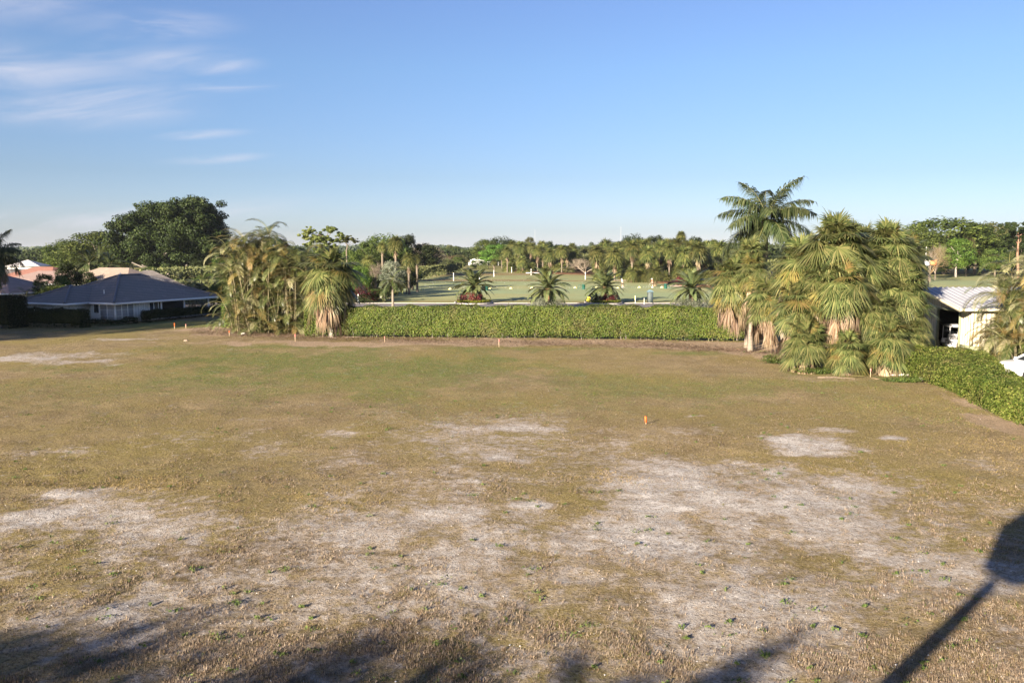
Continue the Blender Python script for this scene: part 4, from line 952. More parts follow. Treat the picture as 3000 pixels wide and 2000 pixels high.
for (px, Y, py, rad, nf, sk, lb, gold) in fp:
    p = W(px, py, Y); lean = (0, 0)
    if 'leaning' in lb: lean = (-1.4, 0)
    fan_palm(lb, p.x - lean[0], Y, max(p.z, .6), rad * .9, int(nf * 1.7), int(sk * 1.7), gold=gold, group=HB, lean=lean, lo=-38 if py < 960 else -12, tr=.16)
p = W(970, 822, 70.6)
fan_palm('single fan palm with a bare grey trunk and ragged brown skirt before the hedge', p.x, 70.3, p.z + .25, 3.0, 60, 34, gold=.2, tr=.2, lo=-45, bark='bark_pale')
p = W(2245, 660, 67); random.seed(5)
feather_palm('tall royal palm with feathery dark fronds rising above the fan palms', p.x, 67, p.z + .5, 'royal', 21, 'royal', name='royal_palm', trunk=(.24, .17), bark='palm_bark', shaft=1.3, lo=-22, hi=80)
GA = 'feathery palms massed left of the single fan palm'
areca('tallest feathery palm clump at the left of the golden green mass', -24.3, 76.0, 2.0, 2.2, 11.3, 36, 8, seed=3, scale=1.08, hmin=.08, spread=1.0, group=GA)
areca('middle feathery palm clump of the golden green mass', -22.4, 74.8, 2.6, 2.0, 10.6, 36, 8, seed=4, scale=1.2, hmin=.06, spread=1.0, group=GA)
areca('feathery palm clump at the back left of the golden green mass', -23.6, 78.6, 2.4, 1.6, 9.6, 36, 8, seed=23, scale=1.1, hmin=.1, spread=1.0, group=GA)
areca('feathery palm clump at the back right of the golden green mass', -20.2, 77.4, 2.4, 1.6, 8.8, 36, 8, seed=24, scale=1.1, hmin=.1, spread=1.0, group=GA)
areca('lower feathery palm clump with leaning bare stems nearest the single fan palm', -19.6, 74.4, 2.3, 2.0, 9.2, 36, 8, seed=6, scale=1.15, hmin=.08, spread=1.1, group=GA)
areca('feathery golden palms with slender ringed stems at the right edge by the shed', 32.9, 51.8, 1.7, 1.3, 9.9, 18, 12, seed=8, scale=1.25, hmin=.3, mats=(('areca', .5), ('areca_gold', .15), ('areca_pale', .35)), spread=1.2)
areca('second golden feathery palm clump cut by the right edge, in front of the first', 31.3, 49.4, 1.2, 1.0, 8.2, 12, 11, seed=28, scale=1.15, hmin=.3, mats=(('areca', .5), ('areca_gold', .2), ('areca_pale', .3)), spread=1.3)
areca('lower feathery palm clump between the shed wall and the car', 30.4, 50.4, .9, .8, 4.2, 6, 7, seed=12, scale=.9, mats=(('areca', .5), ('areca_gold', .4), ('areca_pale', .1)))
areca('bushy palm clump behind the right end of the grey-roofed house', -40.0, 106, 2.6, 2.2, 5.2, 14, 7, seed=14, scale=1.1)
random.seed(30)
areca('small orange-tinged feathery palm below the tall palm at the left edge', -57.0, 90.5, 1.4, 1.1, 4.6, 8, 7, seed=19, scale=.9, mats=(('areca_gold', .8), ('areca', .2)))
p = W(-14, 745, 78)
feather_palm('tall coconut-like palm cut off by the left edge with orange lower fronds', p.x, 78, p.z, 'royal', 16, 'royal', name='feather_palm', scale=.72, trunk=(.18, .12), lo=-60, alt=('areca_gold', .25))
areca('dark green shrub palm beside the small pink-roofed house', -56, 99.5, 2.2, 1.8, 4.6, 12, 7, seed=17, scale=.95, mats=(('royal', 1.),))
areca('little pale palm in front of the small pink-roofed house', -56.8, 93, 1.3, 1.0, 3.3, 6, 6, seed=18, scale=.8, mats=(('areca_pale', .5), ('areca', .5)))
for i, (px, Y, py, sc, lb) in enumerate([(262, 150, 770, .95, 'left one of three dark palms standing behind the grey roof'), (292, 155, 763, 1.05, 'middle one of three dark palms standing behind the grey roof'), (322, 148, 776, .95, 'right one of three dark palms standing behind the grey roof')]):
    p = W(px, py, Y); feather_palm(lb, p.x, Y, p.z, 'date', 26, 'royal', scale=sc, name='feather_palm', trunk=(.22, .18), group='dark palms behind the grey roof', lo=-60)
# date palms along the road
random.seed(41)
GD = 'stout date palms planted along the road'
for px, Y, py, sc, cs, lb in [(1389, 118.2, 838, 1.0, .37, 'date palm in the left planting bed with red plants at its foot'), (1605, 105.0, 846, 0.94, .36, 'second date palm along the road with yellow-green frond bases and silvery shrubs'),
                          (1771, 118.0, 841, 1.0, .36, 'date palm standing in the shaded planting bed behind the yellow flag'), (2027, 105.0, 846, 0.98, .34, 'date palm nearest the big palm clump with silvery shrubs at its foot')]:
    p = W(px, py, Y)
    feather_palm(lb, p.x, Y, p.z, 'date', 60, 'date', scale=sc, name='date_palm', trunk=(cs, cs * .82), bark='date_bark', lo=-22, hi=82, group=GD, rough=.12, alt=('areca', .08))
p = W(1150, 826, 104); feather_palm('slim royal palm with a smooth pale trunk just behind the hedge', p.x, 104, p.z + .2, 'small', 15, 'royal', scale=1.35, trunk=(.17, .12), bark='palm_bark', name='royal_palm', lo=-50, shaft=.7, alt=('areca', .3))
p = W(1126, 850, 119); feather_palm('small young palm on the verge left of the slim royal palm', p.x, 119, p.z, 'small', 13, 'areca', scale=1.05, trunk=(.12, .08), name='feather_palm', lo=-55)
# ------------------------------------------------------------------ planting beds by the road
def bush(name, label, cat, x, y, rx, ry, h, mat, seed, n=1400, size=.16, group=None, z0=0.0, aspect=.6, single=True, parent=None):
    r = np.random.RandomState(seed); P = []
    L = [(r.randn() * .35, r.randn() * .35, .35 + r.rand() * .3, .38 + .2 * r.rand()) for _ in range(9)]
    m = MB()
    for (a, b, c, q) in L:
        k = n // 9; d = r.randn(k, 3); d /= np.linalg.norm(d, axis=1, keepdims=True); Pp = d * q * (.7 + .4 * r.rand(k, 1)) + (a, b, c); Pp[:, 2] = np.abs(Pp[:, 2])
        V, F = cards(Pp * (rx, ry, h), d + (0, 0, .4), size, r, aspect); m.add(V, F)
    o = m.obj(name, M[mat], parent, (x, y, z0)); return tag(o, label, cat, group)
def bed(px, label, X, reds, seed):
    y0 = 113.6; c = empty('planting_bed', (X, y0 + 3.2, 0), label, 'planting bed'); m = MB(); n = 32; V = [(0, 0, .16)]
    for k in range(n): V.append((math.cos(k * 6.2832 / n) * 2.55, math.sin(k * 6.2832 / n) * 3.3, .16))
    m.add(V, [(0, 1 + k, 1 + (k + 1) % n) for k in range(n)]); m.obj('soil', M['mulch'], c)
    m = MB()
    for k in range(n):
        a, b = k * 6.2832 / n, (k + 1) * 6.2832 / n; P = []
        for q in (a, b):
            for s, z in ((2.5, 0), (2.5, .2), (2.75, .2), (2.75, 0)): P.append((math.cos(q) * s, math.sin(q) * (s + .8), z))
        m.add(P, [(0, 4, 5, 1), (1, 5, 6, 2), (2, 6, 7, 3)])
    m.obj('kerb_ring', M['concrete'], c)
    r = np.random.RandomState(seed); k = 5200; a = r.rand(k) * 6.283; q = np.sqrt(.25 + .75 * r.rand(k)); P = np.stack([np.cos(a) * q * 2.4, np.sin(a) * q * 3.15, .2 + r.rand(k) * .32], 1)
    keep = (P[:, 1] < .6); V, F = cards(P[keep], np.tile((0, -.4, 1), (int(keep.sum()), 1)), .13, r); m = MB(); m.add(V, F)
    tag(m.obj('groundcover', M['ground_leaf'], c), kind='stuff')
    return c
b1 = bed(1385, 'kerbed planting bed with yellow-green border around the left date palm', W(1388, 880, 117).x, 3, 1)
b2 = bed(1770, 'kerbed planting bed in palm shade around the third date palm', W(1768, 880, 117).x, 3, 2)
G_R = 'red leaved plants in the beds'
for (px, py, s, lb, mt) in [(1361, 877, 1., 'leftmost bright red leaved plant in the left bed', 'leaf_red'), (1384, 877, 1.15, 'bright red leaved plant right before the left date palm trunk', 'leaf_red'), (1404, 877, .95, 'dull purple leaved plant right of the left date palm trunk', 'leaf_red'), (1416, 879, .6, 'small dark bush at the right end of the left bed', 'leaf_dark'),
                            (1765, 874, .85, 'dark red plant at the trunk of the third date palm', 'leaf_red'), (1780, 876, .95, 'purple leaved plant just right of the third date palm trunk', 'leaf_red'), (1798, 876, .9, 'dark red plant at the right end of the shaded bed', 'leaf_red'), (1748, 877, .9, 'dark green bush at the left end of the shaded bed', 'leaf_dark')]:
    p = W(px, py, 115.6); bush('bedding_plant', lb, 'plant', p.x, 115.6, .75 * s, .6 * s, 1.15 * s, mt, int(px), 1000, .14, G_R, z0=.15)
for (px, w_, lb) in [(1585, 1.4, 'silvery shrub at the left foot of the second date palm'), (1620, 1.5, 'silvery shrub at the right foot of the second date palm'), (2010, 1.5, 'silvery shrub at the left foot of the fourth date palm'), (2043, 1.5, 'silvery shrub at the right foot of the fourth date palm')]:
    p = W(px, 890, 103); bush('shrub', lb, 'shrub', p.x, 103, w_, 1.1, 1.35, 'leaf_grey', int(px), 2200, .13, 'silvery shrubs behind the hedge')
# red and dark shrubs left of the road palms
bush('shrub', 'bright red leaved shrub right of the single fan palm', 'shrub', W(1062, 860, 118).x, 118, 1.5, 1.2, 2.6, 'leaf_red', 61, 1800, .17)
for i, (px, Y, s, mt, lb) in enumerate([(1085, 121, 1.5, 'leaf_red', 'dark red low shrub right behind the bright red one'), (1100, 124, 1.5, 'leaf_dark', 'dark green low shrub at the foot of the roadside thicket'), (1040, 116, 1.3, 'leaf_dark', 'dark low shrub where the road meets the fan palm shade')]):
    bush('shrub', lb, 'shrub', W(px, 860, Y).x, Y, 2.2, 1.3, s, mt, 70 + i, 1500, .16)
mp = MB(); mp.tube([(0, 0, 0), (0, 0, 1.3)], .08, 8); p = G(1050, 889); tag(mp.obj('bollard', M['white_paint'], None, (p.x, p.y, 0)), 'short white post by the road beside the red shrubs', 'post')

# ------------------------------------------------------------------ things on the range
M['yellow'] = mat_plain('yellow', (.80, .60, .05), .5, .3, amt=.08)
M['pale_yellow'] = mat_plain('pale_yellow', (.78, .72, .30), .5, .3, amt=.08)
M['black_paint'] = mat_plain('black_paint', (.03, .03, .03), .6)
M['bin_green'] = mat_plain('bin_green', (.012, .075, .055), .5, .4, amt=.1)
M['blue_grey'] = mat_plain('blue_grey', (.085, .10, .095), .7, .2, grain=3)
M['blue_roof'] = mat_plain('blue_roof', (.13, .20, .23), .7)
# grey-green kiosk
k_ = G(1895, 884); kk = empty('pump_cabinet', (k_.x, 117.2, 0), 'narrow blue-grey cabinet with a little gable cap at the road edge', 'cabinet', None, R(18))
m = MB(); m.box((0, 0, .8), (.62, .62, 1.6)); m.obj('body', M['blue_grey'], kk)
m = MB()
for x in (-.2, 0, .2): m.box((x, -.315, .8), (.02, .02, 1.5))
m.obj('seams', M['blue_roof'], kk)
m = MB(); V = [(-.42, -.4, 1.58), (.42, -.4, 1.58), (.42, .4, 1.58), (-.42, .4, 1.58), (0, -.4, 1.86), (0, .4, 1.86)]; m.poly(V, [(0, 1, 4), (1, 2, 5, 4), (2, 3, 5), (3, 0, 4, 5), (0, 3, 2, 1)]); m.obj('cap', M['blue_roof'], kk)
# yellow flags
for px, yb, yt, wv, rz, lb in [(1731, 889, 868, .62, 150, 'broad yellow flag flying left on a white pole by the road'), (1861, 889, 866, .3, 95, 'narrow yellow flag left of the blue-grey cabinet'), (1887, 892, 873, .3, 80, 'yellow flag hanging right in front of the blue-grey cabinet')]:
    p = G(px, yb); h = W(px, yt, p.y).z; e = empty('flag', (p.x, p.y, 0), lb, 'flag', 'yellow flags beside the road')
    m = MB(); m.tube([(0, 0, 0), (0, 0, h)], .03, 6); m.obj('pole', M['white_paint'], e)
    m = MB(); V = []; n = 8; a = R(rz); 
    for i in range(n + 1):
        for j in range(4):
            t = i / n; x = t * wv * math.cos(a) + .05 * math.sin(t * 7 + j); y = t * wv * math.sin(a) + .07 * math.sin(t * 6 + j * .8); V.append((x, y, h - .03 - j * (.16 + .0) - .12 * t * t))
    m.add(V, [(i * 4 + j, i * 4 + j + 1, i * 4 + j + 5, i * 4 + j + 4) for i in range(n) for j in range(3)]); m.obj('cloth', M['yellow'], e, smooth=True)
# tee markers
gm = 'yellow tee markers in a row on the practice tee'
tm = MB(); tm.add([(-.32, -.3, 0), (.32, -.3, 0), (.32, .3, 0), (-.32, .3, 0), (0, 0, .3)], [(0, 1, 4), (1, 2, 4), (2, 3, 4), (3, 0, 4), (0, 3, 2, 1)]); tmm = tm.mesh('tee_marker', M['pale_yellow'])
mk = [(1237, 850), (1319, 848), (1375, 847), (1437, 846), (1497, 846), (1558, 845), (1685, 844), (1748, 844), (1811, 844), (1873, 843), (1939, 843)]
desc = ['at the far left end of the row', 'left of the first date palm crown', 'just left of the first date palm trunk', 'right of the green bin by the first date palm', 'alone on the open turf between the first two date palms', 'half hidden by the second palm frond tips', 'left of the green bins in mid range', 'left of the third date palm trunk', 'beside the golfer in the white shirt', 'between the two golfers', 'right of the golfer in the red shirt']
for (px, py), d_ in zip(mk, desc):
    p = G(px, py); o = place('tee_marker', tmm, None, (p.x, p.y, .03)); o.scale = (1.15, 1.15, 1.2); tag(o, 'yellow pyramid tee marker ' + d_, 'tee marker', gm)
# green bins with ball rack beside
gb = 'green bins along the practice tee'
bm_ = MB(); bm_.tube([(0, 0, 0), (0, 0, .72), (0, 0, .74), (0, 0, .86)], [.24, .27, .30, .29], 14)
binm = bm_.mesh('bin', M['bin_green'], smooth=False)
rk = MB()
for x in (-.22, .22): rk.tube([(x, 0, 0), (x, 0, .8)], .03, 6)
rk.box((0, 0, .72), (.44, .04, .08)); rk.box((0, 0, .3), (.44, .04, .06)); rkm = rk.mesh('bag_rack', M['bin_green'])
for bx, rx_, py, lb in [(1426, 1418, 851, 'right of the first date palm trunk'), (1710, 1699, 848, 'in the middle of the tee'), (1950, 1958, 846, 'right of the golfer in the red shirt')]:
    p = G(bx, py); tag(place('litter_bin', binm, None, (p.x, p.y, .03), scale=1.15), 'round green bin ' + lb, 'bin', gb)
    p = G(rx_, py); tag(place('bag_rack', rkm, None, (p.x, p.y, .03), scale=1.15), 'small green bag rack beside the bin ' + lb, 'rack', 'green bag racks on the tee')
# distance posts
for px, yb, lb in [(1329, 822, 'nearest white distance post, left of the first date palm'), (1295, 800, 'white distance post far left near the shrubs'), (1405, 829, 'white distance post seen through the first date palm fronds'), (1447, 811, 'tall white distance post right of the first date palm'), (1499, 799, 'white distance post far out between the first two palms'), (1556, 806, 'white distance post left of the second date palm crown'), (1715, 819, 'white distance post left of the third date palm crown')]:
    p = G(px, yb); e = empty('distance_post', (p.x, p.y, 0), lb, 'post', 'white distance posts on the range'); h = 1.95
    m = MB(); m.tube([(0, 0, 0), (0, 0, h)], .10, 8); m.obj('pole', M['white_paint'], e)
    m = MB(); m.tube([(0, 0, h * .62), (0, 0, h * .72)], .105, 8); m.tube([(0, 0, h * .86), (0, 0, h * .9)], .105, 8); m.obj('black_band', M['black_paint'], e)
M['sand'] = mat_plain('sand', (.58, .46, .33), .95, .05, grain=.5)
def sandpit(px, py, rx, ry, seed):
    c = G(px, py); a = rx / FPX * c.y; b = ry; m = MB(); r = random.Random(seed); n = 26; V = [(0, 0, .12)]
    for k in range(n): q = 1 + .12 * math.sin(k * .9 + seed) ; V.append((math.cos(k * 6.2832 / n) * a * q, math.sin(k * 6.2832 / n) * b * q, .09))
    m.add(V, [(0, 1 + k, 1 + (k + 1) % n) for k in range(n)]); o = m.obj('sand_bunker', M['sand'], None, (c.x, c.y, 0)); tag(o, kind='structure')
sandpit(1822, 822, 22, 3.5, 1); sandpit(1975, 838, 32, 5.5, 3)
m = MB(); m.box((0, 0, .4), (4.6, .25, .2)); p = G(1562, 804); tag(m.obj('target_board', M['white_paint'], None, (p.x, p.y, .1)), 'long low white board lying on the range behind the second palm', 'board')
p = G(1418, 793); hedge('hedge', 'square clipped hedge block at the far edge of the range', [(p.x - 2.6, p.y), (p.x + 1.6, p.y)], 2.0, 2.0, 4000, .2, 'leaf_olive', 33, stems=False)
r = np.random.RandomState(9); bl = MB(); n = 420; t8 = np.array([(1, 0, 0), (-.5, .87, 0), (-.5, -.87, 0), (0, 0, 1)]) * .09
for i in range(n):
    px, py = r.uniform(1240, 2040), 792 + 52 * r.rand() ** .8
    if r.rand() < .3: py = r.normal(843, 1.2)
    p = G(px, py); q = .05 if p.y < 180 else .3
    bl.add(t8 * (.5 + .4 * r.rand()) + (p.x, p.y, q * .8), [(0, 1, 3), (1, 2, 3), (2, 0, 3)])
tag(bl.obj('golf_balls', M['white_paint']), 'practice balls scattered over the range turf', 'golf balls', kind='stuff')

# ------------------------------------------------------------------ golfers
M['skin'] = mat_plain('skin', (.55, .33, .24), .6)
M['cloth_white'] = mat_plain('cloth_white', (.75, .75, .76), .85, .1)
M['cloth_red'] = mat_plain('cloth_red', (.50, .05, .035), .85, .1)
M['cloth_dark'] = mat_plain('cloth_dark', (.04, .025, .03), .85, .1)
M['cap_white'] = M['cloth_white']
def skin_obj(name, verts, edges, radii, mat, parent, sub=2, root=0):
    me = bpy.data.meshes.new(name); me.from_pydata(verts, edges, []); me.materials.append(mat); o = place(name, me, parent)
    mod = o.modifiers.new('skin', 'SKIN'); mod.use_smooth_shade = True
    for i, rd in enumerate(radii): me.skin_vertices[0].data[i].radius = (rd, rd) if not isinstance(rd, tuple) else rd
    me.skin_vertices[0].data[root].use_root = True
    s = o.modifiers.new('sub', 'SUBSURF'); s.levels = sub; s.render_levels = sub; return o
def golfer(label, x, y, rz, shirt, shorts, arms, stoop):
    t = empty('person', (x, y, .03), label, 'person', None, rz); f = stoop
    pel = (0, 0, .95); waist = (f * .25, 0, 1.12); chest = (f * .7, 0, 1.34); neck = (f * 1.0, 0, 1.52); hb = (f * 1.15 + .02, 0, 1.6); ht = (f * 1.3 + .03, 0, 1.74)
    V = [pel, waist, chest, neck, hb, ht]; E = [(0, 1), (1, 2), (2, 3), (3, 4), (4, 5)]; Rr = [(.15, .12), (.14, .11), (.17, .12), .06, .085, .085]
    for s in (-1, 1):
        i = len(V); V += [(0, s * .11, .88), (.05, s * .15, .5), (-.02, s * .20, .09), (.14, s * .22, .04)]; Rr += [.095, .06, .042, .04]; E += [(0, i), (i, i + 1), (i + 1, i + 2), (i + 2, i + 3)]
        i = len(V); sh = (f * .85, s * .19, 1.45); el, ha = arms; V += [sh, (el[0], s * el[1], el[2]), (ha[0], s * ha[1], ha[2]), (ha[0] + .05, s * (ha[1] - .01), ha[2] - .07)]; Rr += [.065, .045, .032, .03]; E += [(2, i), (i, i + 1), (i + 1, i + 2), (i + 2, i + 3)]
        for q in range(4):
            j = len(V); bx = ha[0] + .06; V += [(bx + .012 * q, s * (ha[1] - .02 + .012 * q), ha[2] - .12), (bx - .01, s * (ha[1] - .03 + .01 * q), ha[2] - .15)]; Rr += [.010, .008]; E += [(i + 3, j), (j, j + 1)]
    skin_obj('body', V, E, Rr, M['skin'], t)
    # shirt: torso and upper sleeves; shorts; shoes; cap; club
    V = [(0, 0, 1.0), waist, chest, (f * .95, 0, 1.49)]; E = [(0, 1), (1, 2), (2, 3)]; Rr = [(.17, .14), (.17, .14), (.195, .145), .08]
    for s in (-1, 1):
        i = len(V); el = arms[0]; V += [(f * .85, s * .195, 1.44), ((f * .85 + el[0]) / 2, s * (.19 + el[1]) / 2, (1.44 + el[2]) / 2)]; Rr += [.085, .07]; E += [(2, i), (i, i + 1)]
    skin_obj('shirt', V, E, Rr, M[shirt], t)
    V = [(0, 0, .98)]; E = []; Rr = [(.165, .14)]
    for s in (-1, 1): i = len(V); V += [(0, s * .11, .86), (.04, s * .14, .6)]; Rr += [.12, .10]; E += [(0, i), (i, i + 1)]
    skin_obj('shorts', V, E, Rr, M[shorts], t)
    for s in (-1, 1): m = MB(); m.box((.05, s * .21, .05), (.32, .13, .12), taper=.75); m.obj('shoe', M['cloth_white'], t)
    m = MB(); m.tube([(ht[0] - .02, 0, ht[2] - .03), (ht[0] - .02, 0, ht[2] + .06), (ht[0] - .02, 0, ht[2] + .10)], [.115, .105, .03], 12); m.box((ht[0] + .12, 0, ht[2] - .02), (.14, .16, .02)); m.obj('cap', M['cap_white'], t)
    ha = arms[1]; e = empty('golf_club', (x, y, 0), 'golf club held by the ' + label.split(' practising')[0], 'golf club', None, rz)
    m = MB(); m.tube([(ha[0] + .05, 0, ha[2] + .08), (ha[0] + .55, 0, .05)], .012, 5); m.box((ha[0] + .58, 0, .05), (.05, .12, .05)); m.obj('shaft', M['chrome'], e)
p = G(1824, 843); golfer('golfer in white shirt and black shorts practising by the third date palm', p.x, p.y, R(200), 'cloth_white', 'cloth_dark', ((.16, .22, 1.2), (.30, .05, 1.02)), .16)
p = G(1912, 842.5); golfer('golfer in red shirt and dark shorts practising right of the other golfer', p.x, p.y, R(185), 'cloth_red', 'cloth_dark', ((.10, .22, 1.2), (.30, .06, .98)), .12)

# ------------------------------------------------------------------ small things on the field
M['pink'] = mat_plain('pink', (.80, .28, .25), .7, .1)
M['orange'] = mat_plain('orange', (.75, .16, .04), .7, .1)
M['wood'] = mat_plain('wood', (.55, .42, .28), .8, .1, grain=10)
def stake(px, py, h, lb, flag='pink', lean=0., w=.04, top=.35):
    p = G(px, py); z = float(ground_z(np.array([p.x]), np.array([p.y]))[0]); e = empty('survey_stake', (p.x, p.y, z), lb, 'stake', 'survey stakes around the field', R((px * 7) % 90))
    e.rotation_euler[1] = lean
    m = MB(); m.box((0, 0, h / 2 - .04), (w, w * .45, h + .08), taper=1.0); m.obj('stake', M['wood'], e)
    m = MB(); m.box((0, 0, h - h * top / 2), (w + .012, w * .45 + .012, h * top)); m.box((w * .5, w * .4, h - h * top * .9), (.02, w * .9, h * top * .9)); m.obj('ribbon', M[flag], e)
stake(1893, 1245, .33, 'leaning orange stake alone in the middle of the dry field', 'orange', -.12, .06, .85)
stake(865, 1000, .62, 'pink-topped stake below the feathery palm clump', 'pink')
stake(1127, 1003, .5, 'pink-topped stake left of centre in front of the hedge', 'pink')
stake(1462, 1018, .62, 'plain wooden stake with pale pink top before the hedge centre', 'pink', 0, .05, .3)
stake(512, 962, .55, 'orange-topped stake on the green lawn by the white house', 'orange', 0, .07, .6)
stake(545, 961, .4, 'short pale stake just right of the orange-topped one on the lawn', 'pink', 0, .06, .2)
stake(672, 984, .5, 'faint orange stake on the bare strip below the green utility box', 'orange')
stake(307, 949, .5, 'shaded stake on the dark lawn in front of the glass doors', 'orange')
stake(2550, 1105, .5, 'red ribboned stake under the low fan palms beside the pale rubble', 'pink')
M['box_green'] = mat_plain('box_green', (.12, .33, .22), .5, .4, amt=.06)
p = G(662, 954); ub = empty('utility_box', (p.x, p.y, 0), 'green electrical utility box at the edge of the lawn', 'utility box', None, R(-38))
m = MB(); m.box((0, 0, .38), (.42, .42, .76), taper=.96); m.obj('cabinet', M['box_green'], ub)
m = MB(); m.box((0, 0, .78), (.48, .48, .06), taper=.85); m.obj('lid', M['box_green'], ub)
m = MB()
for z in (.25, .35, .45): m.box((0, -.213, z), (.3, .015, .02))
m.obj('vent', M['black_paint'], ub)
p = G(684, 957); cn = empty('marker_cone', (p.x, p.y, 0), 'slim orange marker cone right of the green utility box', 'cone')
m = MB(); m.tube([(0, 0, .04), (0, 0, .62)], [.15, .04], 12); m.obj('cone', M['orange'], cn); m = MB(); m.box((0, 0, .02), (.4, .4, .04)); m.obj('base', M['orange'], cn)
# fallen fronds, sticks, rubble
random.seed(77)
GF = 'fallen palm fronds at the hedge end'
def fallen(px, py, sc, lb, rz, mat='fan_dead'):
    p = G(px, py); key = ('fallen', mat)
    if key not in FAN: FAN[key] = fan_mesh('fallen_frond', 2, 555, L=1.1, pet=1.2, nseg=18, droop=.05, mat=mat, span=1.3, wid=.06)
    tag(place('fallen_frond', FAN[key], None, (p.x, p.y, .22 * sc), (random.uniform(-.35, .35), random.uniform(.05, .14), rz), sc), lb, 'palm frond', GF)
fallen(2190, 1020, 1.0, 'dry tan frond lying at the foot of the leaning fan palm', 3.6)
fallen(2130, 995, .9, 'dry frond lying against the hedge base left of the palm trunk', 2.9)
fallen(2215, 1012, 1.0, 'curled golden frond on top of the litter beside the palm trunk', 2.2)
fallen(2225, 1035, .9, 'grey dead frond lying in front of the leaning fan palm', -.6)
fallen(2245, 1037, 1.1, 'fresh yellow-green frond resting at the left edge of the big clump', 3.3, 'fan_gold')
fallen(2330, 1075, .7, 'small tan frond lying in the grass below the big clump', 3.4)
fallen(2495, 1108, .9, 'tan frond lying in front of the big palm clump', .3)
fallen(2530, 1110, .8, 'dry frond beside the red ribboned stake', 2.2)
M['dead_wood'] = mat_plain('dead_wood', (.26, .20, .15), .9, .1, grain=9, amt=.35)
for i, (px, py, L_, a, lb) in enumerate([(2395, 1108, 2.0, -.25, 'long pale stick lying in the grass below the big palm clump'), (1010, 990, 1.6, .1, 'brown branch lying before the hedge near the single fan palm'), (925, 990, 1.2, .5, 'short crooked branch by the single fan palm'), (985, 992, 1.0, 2.6, 'broken twig at the foot of the single fan palm')]):
    p = G(px, py); m = MB(); m.tube([(0, 0, .05), (L_ * .5 * math.cos(a), L_ * .5 * math.sin(a) + .08, .08), (L_ * math.cos(a), L_ * math.sin(a), .05)], [.025, .018, .01], 6); tag(m.obj('branch', M['dead_wood'], None, (p.x, p.y, 0)), lb, 'branch')
M['tarp'] = mat_plain('tarp', (.50, .45, .40), .8, .2, grain=3, amt=.3, bump=.6)
def lump(px, py, d, lb, seed, name='rubble_heap', mat='tarp'):
    p = G(px, py); r = np.random.RandomState(seed); m = MB(); n, k = 14, 7; V = []
    for j in range(k):
        for i in range(n):
            a = i * 6.2832 / n; q = math.cos(j / (k - 1) * math.pi / 2); V.append((math.cos(a) * d[0] * q * (.8 + .4 * r.rand()), math.sin(a) * d[1] * q * (.8 + .4 * r.rand()), math.sin(j / (k - 1) * math.pi / 2) * d[2] * (.8 + .3 * r.rand()) - .02))
    m.add(V, [(j * n + i, j * n + (i + 1) % n, (j + 1) * n + (i + 1) % n, (j + 1) * n + i) for j in range(k - 1) for i in range(n)]); tag(m.obj(name, M[mat], None, (p.x, p.y, 0)), lb, 'debris', 'debris at the right foot of the palm clump')
lump(2690, 1092, (.55, .4, .38), 'larger pale heap of torn sheeting at the hedge foot', 1)
lump(2712, 1112, (.4, .25, .25), 'smaller pale lump in front of the torn sheeting heap', 2)
lump(2650, 1098, (.8, .12, .12), 'flat pale strip of sheeting left of the heap', 3)
lump(712, 978, (.22, .15, .14), 'pale stone on the bare strip below the feathery palms', 4, 'stone', 'shell')
lump(545, 998, (.2, .12, .12), 'dark-edged stone lying on the dry field left of the green strip', 5, 'stone', 'dead_wood')
bush('shrub', 'low dry straw-coloured brush at the left foot of the feathery palm clump', 'shrub', G(735, 968).x, G(735, 968).y + .6, 2.2, 1.0, 1.1, 'fan_dead', 81, 1800, .12, aspect=.15)
bush('shrub', 'low green weeds bush at the left foot of the big palm clump', 'shrub', G(2265, 1065).x, G(2265, 1065).y, 1.3, .6, .6, 'leaf_mid', 82, 1200, .09)
bush('shrub', 'low green weeds under the big palm clump, left of the stick', 'shrub', G(2385, 1095).x, G(2385, 1095).y, 1.5, .5, .4, 'leaf_mid', 83, 1200, .09)
bush('shrub', 'green weeds creeping over the pale heap by the hedge', 'shrub', G(2660, 1118).x, G(2660, 1118).y, 1.4, .6, .3, 'leaf_mid', 84, 1200, .09)
# dry litter along the hedge foot
r = np.random.RandomState(17); lm = MB(); n = 26000; S = r.rand(n); px = 560 + S * 1750; base = np.interp(px, [560, 900, 1400, 1900, 2310], [972, 988, 1003, 1010, 1040])
c_ = np.array([tuple(G(a, b)) for a, b in zip(px, base + r.randn(n) * 5.5)]); P = c_ + np.stack([r.randn(n) * .1, r.randn(n) * .3, .02 + r.rand(n) ** 3 * .14], 1)
V, F = cards(P, np.tile((0, 0, 2.), (n, 1)), .16, r, .16); lm.add(V, F)
tag(lm.obj('leaf_litter', M['fan_dead']), 'dry tan leaf litter along the foot of the hedge', 'leaf litter', kind='stuff')
# ------------------------------------------------------------------ trees beyond
T = tree
